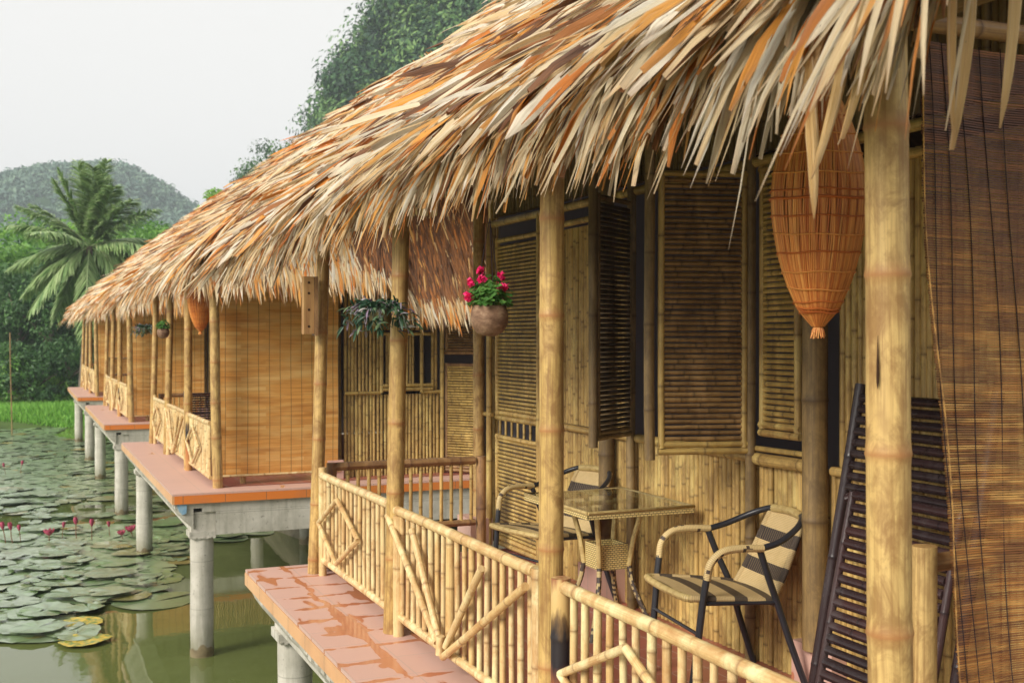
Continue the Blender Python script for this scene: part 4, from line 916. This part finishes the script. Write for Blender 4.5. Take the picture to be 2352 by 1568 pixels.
# fish trap
def make_trap():
    root = empty('fish_trap', (0, 0, 0), None, 'fish trap', 'woven fish traps hanging under the eaves')
    prof = np.array([(0, .012), (.027, .014), (.083, .062), (.158, .095), (.22, .115), (.296, .132), (.413, .147), (.48, .144), (.537, .135), (.64, .110), (.72, .075), (.80, .035)])
    zz = np.linspace(.03, .80, 34); rr = np.interp(zz, prof[:, 0], prof[:, 1])
    k_ = np.ones(5)/5; rs = np.convolve(np.pad(rr, 2, 'edge'), k_, 'valid'); rr = np.where(zz > .10, rs, rr)
    m = MB()
    for k in range(165):
        a = k/165*2*math.pi+random.uniform(-.012, .012); w = random.uniform(.0028, .0040)*1
        tube(m, [(r*math.cos(a+.02*math.sin(z*20+k)), r*math.sin(a+.02*math.sin(z*20+k)), z) for z, r in zip(zz, rr)], w, 4, caps=False)
    m.build('splints', M['trap'], root)
    for z in (.072, .080, .088, .105, .15, .20, .26, .32, .375, .43, .455, .51, .57, .63, .69, .75):
        r = np.interp(z, zz, rr)+.0055; a = np.linspace(0, 2*math.pi, 41); m = MB(); tl = random.uniform(-.008, .008)
        tube(m, np.stack([r*np.cos(a), r*np.sin(a), z+tl*np.sin(a)+.002*np.sin(a*5)], 1), .0026 if z != .43 else .0045, 5, (random.choice([.0, .1, .9]), 0, .5), caps=False); m.build('hoop', M['trap'], root)
    m = MB()
    for k in range(26):
        a = k/26*2*math.pi; tube(m, [(.010*math.cos(a), .010*math.sin(a), .035), (.018*math.cos(a), .018*math.sin(a), .015), (random.uniform(.012, .026)*math.cos(a), .02*math.sin(a), random.uniform(-.012, .002))], .0022, 4)
    tube(m, [(0.013*math.cos(a), .013*math.sin(a), .036) for a in np.linspace(0, 6.3, 14)], .004, 6); m.build('tassel', M['trap'], root)
    m = MB(); tube(m, [(0, 0, .79), (0, 0, 1.02)], .004, 5); m.build('cord', M['thread'], root)
    return root
trap = make_trap(); trap.location = (2.335, 2.93, 1.60); trap.rotation_euler = (R(1.5), R(-1), 0)
tag(trap, 'large orange woven fish trap hanging beside the nearest post')
t2 = copy_tree(trap); t2.location = (1.98, 13.75, 1.62); t2['label'] = 'brown fish trap hanging far away beside the second hut\'s corner post'

# hanging planters
def strip_leaves(mb, P, D, L, W, rnd, droop=.3, seg=4, prof=None):
    strips(mb, P, D, rng.normal(0, .3, P.shape)+np.array([0, 0, 1.]), L, W, np.full(len(P), .08), np.full(len(P), droop), rnd, seg, rng.normal(0, .5, len(P)), .3)
def disc_leaf(mb, c, n, r, rnd):
    u, w = perp(n); a = np.linspace(0, 2*math.pi, 9)[:-1]; rr = r*(1+.14*np.cos(a*4))
    V = np.concatenate([[np.asarray(c)-unit(n)*r*.25], c+rr[:, None]*(np.cos(a)[:, None]*u+np.sin(a)[:, None]*w)])
    i = np.arange(8); mb.add(V, np.stack([0*i, 1+i, 1+(i+1) % 8], 1), (rnd, 0, random.random()), None, True)
def make_geranium():
    root = empty('hanging_flowerpot', (0, 0, 0), None, 'hanging plant', 'coconut shell planters hanging along the eaves')
    m = MB(); pr = [(.0, -.068), (.03, -.066), (.055, -.052), (.073, -.025), (.079, 0), (.077, .03), (.068, .058), (.064, .060), (.062, .05), (.05, .045), (0, .045)]
    lathe(m, pr, (0, 0, 0), 28, (.5, 0, .5), wob=.02); m.build('coconut_pot', M['coco'], root)
    m = MB()
    for k in range(230):
        a = random.uniform(0, 6.28); el = random.random(); rad = .092*math.sqrt(random.random()); h = .06+.13*el*(1-(rad/.12)**2)
        c = np.array([rad*math.cos(a)*1.05, rad*math.sin(a)*1.05, h]); disc_leaf(m, c, (math.cos(a)*.7+random.gauss(0, .35), math.sin(a)*.7+random.gauss(0, .35), .6+random.random()), random.uniform(.009, .017), random.random())
    lf = m.build('leaves', M['geranium'], root)
    for (x, y, z) in ((-.05, -.03, .165), (.035, -.05, .135), (-.095, .0, .095), (-.03, .03, .20), (.07, .05, .185), (-.075, .02, .15)):
        m = MB()
        for k in range(16): disc_leaf(m, np.array([x, y, z])+np.array([random.gauss(0, .007), random.gauss(0, .007), random.gauss(0, .007)]), (random.gauss(0, 1), random.gauss(0, 1), random.gauss(0, 1)+.4), random.uniform(.009, .015), random.random())
        m.build('blossom', M['red'], root)
        m = MB(); tube(m, [(x*.5, y*.5, .08), (x, y, z)], .0013, 4); m.build('flower_stalk', M['geranium'], root)
    for k in range(3):
        a = k*2.09+.4; m = MB(); tube(m, [(.066*math.cos(a), .066*math.sin(a), .055), (0, 0, .42)], .0016, 4); m.build('cord', M['thread'], root)
    return root
ger = make_geranium(); ger.location = (1.795, 4.36, 1.665); tag(ger, 'brown coconut pot of bright red geraniums hanging under the eave')
def make_wander():
    root = empty('hanging_planter', (0, 0, 0), None, 'hanging plant', 'coconut shell planters hanging along the eaves')
    m = MB(); lathe(m, [(0, -.06), (.03, -.056), (.05, -.038), (.058, -.01), (.055, .025), (.048, .045), (.043, .04), (0, .035)], (0, 0, 0), 22, (.5, 0, .5), wob=.03); m.build('shell_pot', M['moss'], root)
    m = MB(); n = 210
    for k in range(30):
        a = random.uniform(0, 6.28); e = unit([math.cos(a), math.sin(a), 0]); L = random.uniform(.10, .20)
        pts = np.array([e*.03+[0, 0, .04], e*L*.5+[0, 0, .075], e*L*.85+[0, 0, .04], e*L+[0, 0, -.03-.05*random.random()]]); q = smooth_path(pts, 4)
        tube(m, q, .0014, 3, caps=False)
        P = q[rng.integers(3, len(q), 11)]; D = np.tile(e*.6, (11, 1))+rng.normal(0, .7, (11, 3))+np.array([0, 0, -.25])
        strip_leaves(m, P, D, rng.uniform(.035, .07, 11), rng.uniform(.012, .02, 11), np.clip(rng.normal(.4, .3, 11), 0, 1))
    m.build('leaves', M['wander'], root)
    for k in range(3):
        a = k*2.09; m = MB(); tube(m, [(.05*math.cos(a), .05*math.sin(a), .04), (0, 0, .40)], .0015, 4); m.build('cord', M['thread'], root)
    return root
wa = make_wander(); wa.location = (1.735, 5.70, 1.695); tag(wa, 'trailing purple and green striped plant in a mossy shell, hanging left of the geraniums')
g2 = copy_tree(ger)
for ch in list(g2.children):
    if ch.name.startswith(('blossom', 'flower_stalk')): bpy.data.objects.remove(ch)
g2["group"] = ger["group"]; g2.location = (1.76, 15.55, 1.63); g2['label'] = 'round pot hanging high between the second hut\'s two middle posts'
w2 = copy_tree(wa); w2.location = (1.78, 18.0, 1.68); w2['label'] = 'small dark trailing plant hanging at the far end of the second hut'

# bracket of wood with holes on the far post
root = empty('drilled_bracket', (1.78, 7.50, 1.60), 'short squared timber with three round holes beside the far post top', 'bracket')
m = MB(); box(m, (1.735, 7.44, 1.61), (1.805, 7.50, 1.99)); b_ = m.build('timber', M['wood'], root)
for z in (1.66, 1.77, 1.88, 1.95):
    m = MB(); tube(m, [(1.77, 7.4385, z), (1.77, 7.46, z)], .0085, 12); m.build('hole', M['hole'], b_)
m = MB(); box(m, (1.808, 7.43, 1.60), (1.83, 7.51, 1.99)); m.build('side_board', M['wood2'] if 'wood2' in M else M['brown'], root)

# ------------------------------------------------------------------ lily pads and flowers
def pad_mesh(name, seed, n=26):
    r0 = np.random.default_rng(seed); a = np.linspace(.12, 2*math.pi-.12, n); rr = 1+.035*r0.normal(0, 1, n)+.03*np.sin(a*3+seed)
    V = [[0, 0, .004]]; inner = np.stack([rr*.55*np.cos(a), rr*.55*np.sin(a), .01+.008*r0.normal(0, 1, n)], 1)
    ou = np.stack([rr*np.cos(a), rr*np.sin(a), .008+.007*np.sin(a*2+seed)+.004*(np.arange(n) % 2)], 1)
    V = np.concatenate([V, inner, ou]); i = np.arange(n-1); m = MB()
    m.add(V, [np.stack([0*i, 1+i, 2+i], 1), np.stack([1+i, 1+n+i, 2+n+i, 2+i], 1)], (.5, 0, .5), None, True)
    o = m.build(name, M['pad_obj'], None); me = o.data; bpy.data.objects.remove(o); return me
s = NT('floating_pad', .22, .6); oi = s.n("ShaderNodeObjectInfo"); 
c = s.ramp(oi.outputs['Random'], [(0, (.26,.34,.19)), (.5, (.19,.32,.11)), (.88, (.30,.39,.20)), (.95, (.28,.24,.04)), (1, (.42,.30,.03))])
c = s.mix(s.ramp(s.noise(s.coords('Object'), 4, 4), [(.45, g3(0)), (.7, g3(.5))]), c, (.06,.10,.035,1)); s.col(c); s.bump(s.noise(s.coords('Object'), 9, 3), .12, .02); s.b.inputs['Coat Weight'].default_value = 1; s.b.inputs['Coat Roughness'].default_value = .34; s.b.inputs['Coat IOR'].default_value = 2.1; M['pad_obj'] = s.m
pm = [pad_mesh('lily_pad', k) for k in range(5)]
def pad_ok(x, y):   # open water mirror in front of the near hut and below the decks
    p = x*RT[0]+y*RT[1]; d = x*FW[0]+y*FW[1]; px = 1176+2613*p/d; py = 770+2613*(1.6-WZ)/d
    if px < -900 or px > 700 or d < 9: return False
    if px > 175+.2*(1568-py) and py > 1395: return False
    if py > 1240 and px > 420: return False
    if py > 1300 and px > 330+(1395-py)*.4: return False
    if py > 1470: return False
    if py > 1200 and px > 620: return False
    return True
def pos_w(px, py):
    d = 2613*(1.6-WZ)/(py-770); v = at(px, py, d); return v[0], v[1], d
big = [(330,1292,.42),(350,1330,.42),(355,1382,.52),(185,1310,.42),(250,1345,.45),(140,1352,.5),(80,1385,.5),(230,1375,.4),(60,1420,.55),(100,1455,.5),(150,1335,.4),(400,1250,.40),(440,1215,.45),(500,1218,.35),(470,1195,.5),(540,1212,.3),(590,1218,.28),(395,1210,.5),(340,1230,.45),(20,1455,.5),(300,1262,.45)]
random.seed(11)
ypm = pad_mesh('lily_pad', 9); ym = NT('yellowing_pad', .35, .5); ym.col(ym.ramp(ym.noise(ym.coords('Object'), 3.0, 4), [(.4, (.16,.24,.05)), (.55, (.60,.42,.03)), (.7, (.75,.52,.04))])); ypm.materials[0] = ym.m
def put_pad(x, y, r, z=WZ+.004, lab='green lily pad lying flat on the pond'):
    o = bpy.data.objects.new('lily_pad', random.choice(pm)); C.collection.objects.link(o); o.location = (x, y, z); o.rotation_euler = (random.uniform(-.012, .012), random.uniform(-.012, .012), random.uniform(0, 6.28)); o.scale = (r, r*random.uniform(.85, 1), 1)
    return tag(o, lab, 'lily pad', 'lily pads floating on the pond')
for (px, py, r, lab) in ((185, 1436, .25, 'yellowing lily pad at the mat edge, the farther of the yellow pair'), (192, 1476, .27, 'yellowing lily pad at the mat edge, the nearer of the yellow pair')):
    x, y, d = pos_w(px, py); o = put_pad(x, y, r, WZ+.03); o.data = ypm; o['label'] = lab; del o['group']
cnt = 0
for (px, py, r) in big:
    x, y, d = pos_w(px, py); put_pad(x, y, r, WZ+.004+cnt*.0006); cnt += 1
tries = 0
while cnt < 230 and tries < 6000:
    tries += 1; d = random.uniform(9.5, 24); px = random.uniform(-40, 560); v = at(px, 0, d); x, y = v[0], v[1]
    if pad_ok(x, y): put_pad(x, y, random.uniform(.13, .36), WZ+.004+cnt*.00035); cnt += 1
m = MB(); k = 0
while k < 8600:
    left = random.random() < .5; d = random.uniform(9.5 if left else 15, 46); px = random.uniform(-900, -40) if left else random.uniform(-120, 640); v = at(px, 0, d); x, y = v[0], v[1]
    k += 1
    if y > 44 or not pad_ok(x, y) or vnoise(x, y*.6, 2.2, 44) < .28: continue
    r = random.uniform(.12, .36); a = np.linspace(.15, 6.13, 12); z = WZ+.003+random.random()*.02
    V = np.concatenate([[[x, y, z]], np.stack([x+r*np.cos(a+k), y+r*np.sin(a+k), z+.01*np.sin(a*2+k)+.006], 1)]); i = np.arange(11)
    m.add(V, np.stack([0*i, 1+i, 2+i], 1), (min(1, abs(random.gauss(.45, .24))), 0, 0), None, True)
tag(m.build('distant_lily_pads', M['pad']), 'mat of small lily pads covering the far water', 'lily pads', kind='stuff')

def make_lily(h, op):
    root = empty('water_lily', (0, 0, 0), None, 'water lily', 'pink water lilies standing above the pads')
    m = MB(); tube(m, smooth_path([(0, 0, -.1), (.01, 0, h*.5), (.0, .01, h)], 4), .008, 6); m.build('stalk', M['stem'], root)
    m = MB(); n = 14; a = np.arange(n)*2.4; P = np.tile([0, .01, h], (n, 1)).astype(float); D = np.stack([np.cos(a)*op, np.sin(a)*op, np.ones(n)], 1)
    strips(m, P, D, np.stack([np.cos(a), np.sin(a), -op*np.ones(n)], 1), np.full(n, .14), np.full(n, .045), np.full(n, .1), np.zeros(n), rng.random(n), 5, 0.0, .4); m.build('petals', M['pink'], root); return root
bud = make_lily(.28, .10); flo = make_lily(.12, .75)
spots = [(30,1252,0,'pink bud at the left edge of the pond'),(112,1245,1,'open pink water lily left of the cluster'),(142,1238,0,''),(175,1240,0,''),(210,1242,0,''),(253,1235,0,''),(282,1240,1,'open pink water lily beside the stilt column'),(303,1236,1,''),(12,1250,0,''),(46,1248,0,''),(12,1090,0,''),(46,1088,0,'')]
for i, (px, py, t, lab) in enumerate(spots):
    x, y, d = pos_w(px, py); o = copy_tree(flo if t else bud); o.location = (x, y, WZ); o.rotation_euler = (random.uniform(-.15, .15), random.uniform(-.15, .15), random.uniform(0, 6)); sc_ = random.uniform(.65, .95); o.scale = (sc_, sc_, sc_)
    o['label'] = lab or ('open pink water lily among the floating pads' if t else 'slender pink water lily bud standing on a stalk')
for r_ in (bud, flo):
    for ch in list(r_.children): bpy.data.objects.remove(ch)
    bpy.data.objects.remove(r_)
x, y, d = pos_w(27, 1000); m = MB(); cane(m, (x, y, WZ-.3), (x-.05, y, 1.7), .02, .6, 8, .02); tag(m.build('bamboo_stake', M['olive']), 'thin bamboo stake standing in the pond at the left', 'stake')

# ------------------------------------------------------------------ palm, trees, grass
def make_palm(base, H):
    root = empty('coconut_palm', base, 'tall coconut palm with drooping feathery fronds left of the huts', 'palm tree')
    m = MB(); z = np.linspace(0, H, 14); tube(m, [(base[0]+.3*math.sin(q*.25), base[1], base[2]+q) for q in z], np.linspace(.22, .13, 14), 10); m.build('trunk', M['bark'], root)
    top = np.array([base[0]+.3*math.sin(H*.25), base[1], base[2]+H])
    spec = [(-1, .99), (-.85, .75), (-.6, .25), (-.95, .15), (-1, -.22), (.95, -.15), (1, .28), (.75, .6), (1, .0), (.5, 1.0), (-.45, 1.4), (.2, 1.8), (-.15, 2.2), (.05, 2.6), (.35, 1.6), (-.7, -.7), (.6, -.8), (.1, -.6), (.85, .95), (-.2, -.9), (.3, .2), (-.3, .3), (-.8, .5), (.9, .45), (-.5, 1.1), (.65, 1.25), (-1, .05), (.15, 1.1), (-.1, .5), (.5, -.3), (-.45, -.35)]
    for k, (l, u) in enumerate(spec):
        dpt = random.uniform(-.6, .6); d = RT*l+FW*dpt+np.array([0, 0, u]); d = unit(d); L = random.uniform(3.0, 3.7)*(1.06 if u > 1.2 else .78 if u < -.1 else 1.0)
        t = np.linspace(0, 1, 14); P = top+d*(L*t)[:, None]; P[:, 2] -= (.28*L*(1-.85*max(0, d[2])))*t**2.1*1.7
        m = MB(); tube(m, P, np.linspace(.035, .008, 14), 5)
        n = 230; tt = rng.uniform(.10, 1, n); Q = np.stack([np.interp(tt, t, P[:, i]) for i in range(3)], 1); T = unit(d)
        sd = np.cross(T, [0, 0, 1.]); sd /= np.linalg.norm(sd)+1e-6; sg = np.where(np.arange(n) % 2, 1, -1)
        Dd = sd*sg[:, None]+T*.75+np.array([0, 0, -.8*(1-max(0, d[2]))])+rng.normal(0, .12, (n, 3))
        strips(m, Q, Dd, np.tile([0, 0, 1.], (n, 1))+rng.normal(0, .1, (n, 3)), .72*np.sin(np.clip(tt, .15, .96)*math.pi)**.5+.15, np.full(n, .07), np.full(n, .0), rng.uniform(.1, .4, n), np.clip(rng.normal(.5, .25, n), 0, 1), 3, 0.0, .3)
        m.build('frond', M['palm_leaf'], root)
v = at(188, 0, 46); make_palm((v[0], v[1], -1.2), at(0, 565, 46)[2]+1.2)

def tree_mesh(seed, clumps, leaf, n, rx, rz):
    r0 = np.random.default_rng(seed); m = MB()
    for k in range(clumps):
        a = r0.uniform(0, 6.28); h = r0.random(); rad = rx*math.sqrt(r0.random())*(1-.6*abs(h-.4))
        c = np.array([rad*math.cos(a), rad*math.sin(a), rz*(.12+.88*h)]); s_ = rx*r0.uniform(.2, .38); leaf_cloud(m, c, (s_, s_, s_*.75), n, leaf, (0, 1))
    return m
def trunk_mesh(seed, h, r, rx):
    m = MB(); r0 = random.Random(seed); tube(m, smooth_path([(0, 0, -.3), (.1, 0, h*.3), (-.1, .1, h*.7), (0, 0, h)], 3), np.linspace(r, r*.4, 10), 7)
    for k in range(5):
        a = k*1.26; tube(m, smooth_path([(0, 0, h*.35+k*.1*h), (math.cos(a)*rx*.35, math.sin(a)*rx*.35, h*.6+.1*k*h), (math.cos(a)*rx*.65, math.sin(a)*rx*.65, h*.75+.1*k*h)], 3), np.linspace(r*.5, r*.12, 7), 5)
    return m
def proto(name, mat, seed, clumps, leaf, n, rx, rz):
    root = empty(name, (0, 0, 0)); tree_mesh(seed, clumps, leaf, n, rx, rz).build('crown', mat, root); trunk_mesh(seed, rz*.75, .12, rx).build('trunk', M['bark'], root); return root
pr = [proto('leafy_tree', M['leaf_bright'], 1, 60, .10, 120, 2.4, 5.0), proto('leafy_tree', M['leaf_dark'], 2, 64, .11, 120, 2.6, 5.2), proto('shrub', M['leaf_bright'], 3, 34, .08, 90, 1.5, 1.8), proto('shrub', M['leaf_dark'], 4, 36, .09, 90, 1.7, 2.3), proto('leafy_tree', M['leaf_bright'], 6, 70, .10, 120, 2.2, 5.6), proto('leafy_tree', M['leaf_bright'], 8, 60, .12, 130, 1.0, 5.3)]
# (kind, px, base py, distance, scale, label)
T = [(1, 40, 955, 51, 1.15, 'dark leafy tree left of the palm trunk'), (1, 120, 955, 50, 1.0, 'dark leafy tree right below the palm crown'), (0, 5, 930, 58, 1.45, 'bright green tree at the left edge of the picture'),
     (4, 110, 935, 62, 1.6, 'bright tree rising behind the palm fronds on the left'), (0, 300, 930, 60, 1.62, 'bright green tree just right of the palm'), (1, 200, 940, 54, 1.3, 'dark tree directly behind the palm trunk'), (4, 370, 930, 63, 1.60, 'pale green tree nearest the thatch behind the palm'),
     (1, 250, 940, 57, 1.35, 'dark tree behind the farthest hut'), (5, 502, 900, 68, 2.12, 'small green treetop peeping over the thatch'), (0, -60, 940, 55, 1.4, 'bright tree just beyond the left edge'),
     (3, 75, 935, 46, .95, 'dark round shrub on the bank under the palm'), (3, 150, 930, 47.5, 1.1, 'dark shrub beside the farthest platform'), (2, 20, 925, 46, 1.1, 'bright shrub on the bank near the stake'), (3, -15, 935, 46, 1.1, 'dark shrub at the left end of the bank'), (2, 115, 920, 46.5, .7, 'low bright shrub between two dark shrubs'), (1, 80, 955, 54, 1.1, 'dark tree behind the bank shrubs')]
for (k, px, py, d, sc_, lab) in T:
    v = at(px, 0, d); o = copy_tree(pr[k]); o.location = (v[0], v[1], -1.35); o.scale = (sc_, sc_, sc_); o.rotation_euler = (0, 0, random.uniform(0, 6.28)); tag(o, lab, 'shrub' if k in (2, 3) else 'tree', 'trees and shrubs on the far bank')
for (px, py, d, sc_, lab) in ((655, 340, 95, 1.5, 'dark tree standing on the slope left of the mountain'), (615, 395, 92, 1.2, 'lower dark tree on the slope, close to the thatch')):
    v = at(px, py, d); o = copy_tree(pr[1]); o.location = (v[0], v[1], v[2]-5.2*sc_); o.scale = (sc_,)*3; tag(o, lab, 'tree', 'trees on the mountain slope')
for r_ in pr:
    for ch in list(r_.children): bpy.data.objects.remove(ch)
    bpy.data.objects.remove(r_)
# shoulder of land that carries the slope trees
a_ = at(640, 0, 94); Xs = np.linspace(-22, 26, 40); Ys = np.linspace(-14, 40, 30); A, B = np.meshgrid(Xs, Ys, indexing='ij')
lat0 = (640-1176)/2613*94; LAT = lat0+A; DEP = 98+B; hgt = (9.5+A*.42)*np.exp(-(B/22)**2)*(1/(1+np.exp(-(A+9)/2.5)))+(vnoise(A, B, 4, 9)-.5)*1.2-1
m = MB(); grid(m, FW[0]*DEP+RT[0]*LAT, FW[1]*DEP+RT[1]*LAT, np.minimum(hgt, 16)); tag(m.build('slope', M['karst']), kind='structure')
# grass on the bank
n = 16000; px = rng.uniform(-160, 330, n); d = rng.uniform(40.6, 47, n)
P = FW*d[:, None]+RT*((px-1176)/2613*d)[:, None]; y = P[:, 1]; x = P[:, 0]
e_ = 43.5+1.2*(vnoise(x, y*0, 4, 1)-.5)*2+.03*np.abs(x); ok = y > e_-.5
P = P[ok]; P[:, 2] = (WZ+.45*np.clip((P[:, 1]-e_[ok])/2.2, -1, 1)); n = len(P)
m = MB(); strips(m, P, rng.normal(0, .35, (n, 3))+np.array([0, 0, 1.]), rng.normal(0, 1, (n, 3))+np.array([0, -1, 0]), rng.uniform(.14, .36, n), rng.uniform(.02, .045, n), np.full(n, .05), np.full(n, .1), np.clip(rng.normal(.5, .3, n), 0, 1), 2, 0.0, .2)
tag(m.build('grass', M['grass']), 'bright green grass growing on the far bank', 'grass', kind='stuff')

# ------------------------------------------------------------------ air
m = MB(); box(m, (-930, -330, WZ-4), (930, 930, 90)); hz = m.build('haze', M['under']); tag(hz, kind='stuff')
hm = bpy.data.materials.new('haze_air'); hm.use_nodes = True; ht_ = hm.node_tree; ht_.nodes.clear(); ho = ht_.nodes.new('ShaderNodeOutputMaterial'); hv = ht_.nodes.new('ShaderNodeVolumePrincipled')
hv.inputs['Color'].default_value = (.80, .88, .97, 1); hv.inputs['Density'].default_value = .0009; ht_.links.new(hv.outputs[0], ho.inputs['Volume'])
hz.data.materials.clear(); hz.data.materials.append(hm)
tag(hz, 'pale thin haze filling the air over the pond', 'haze')
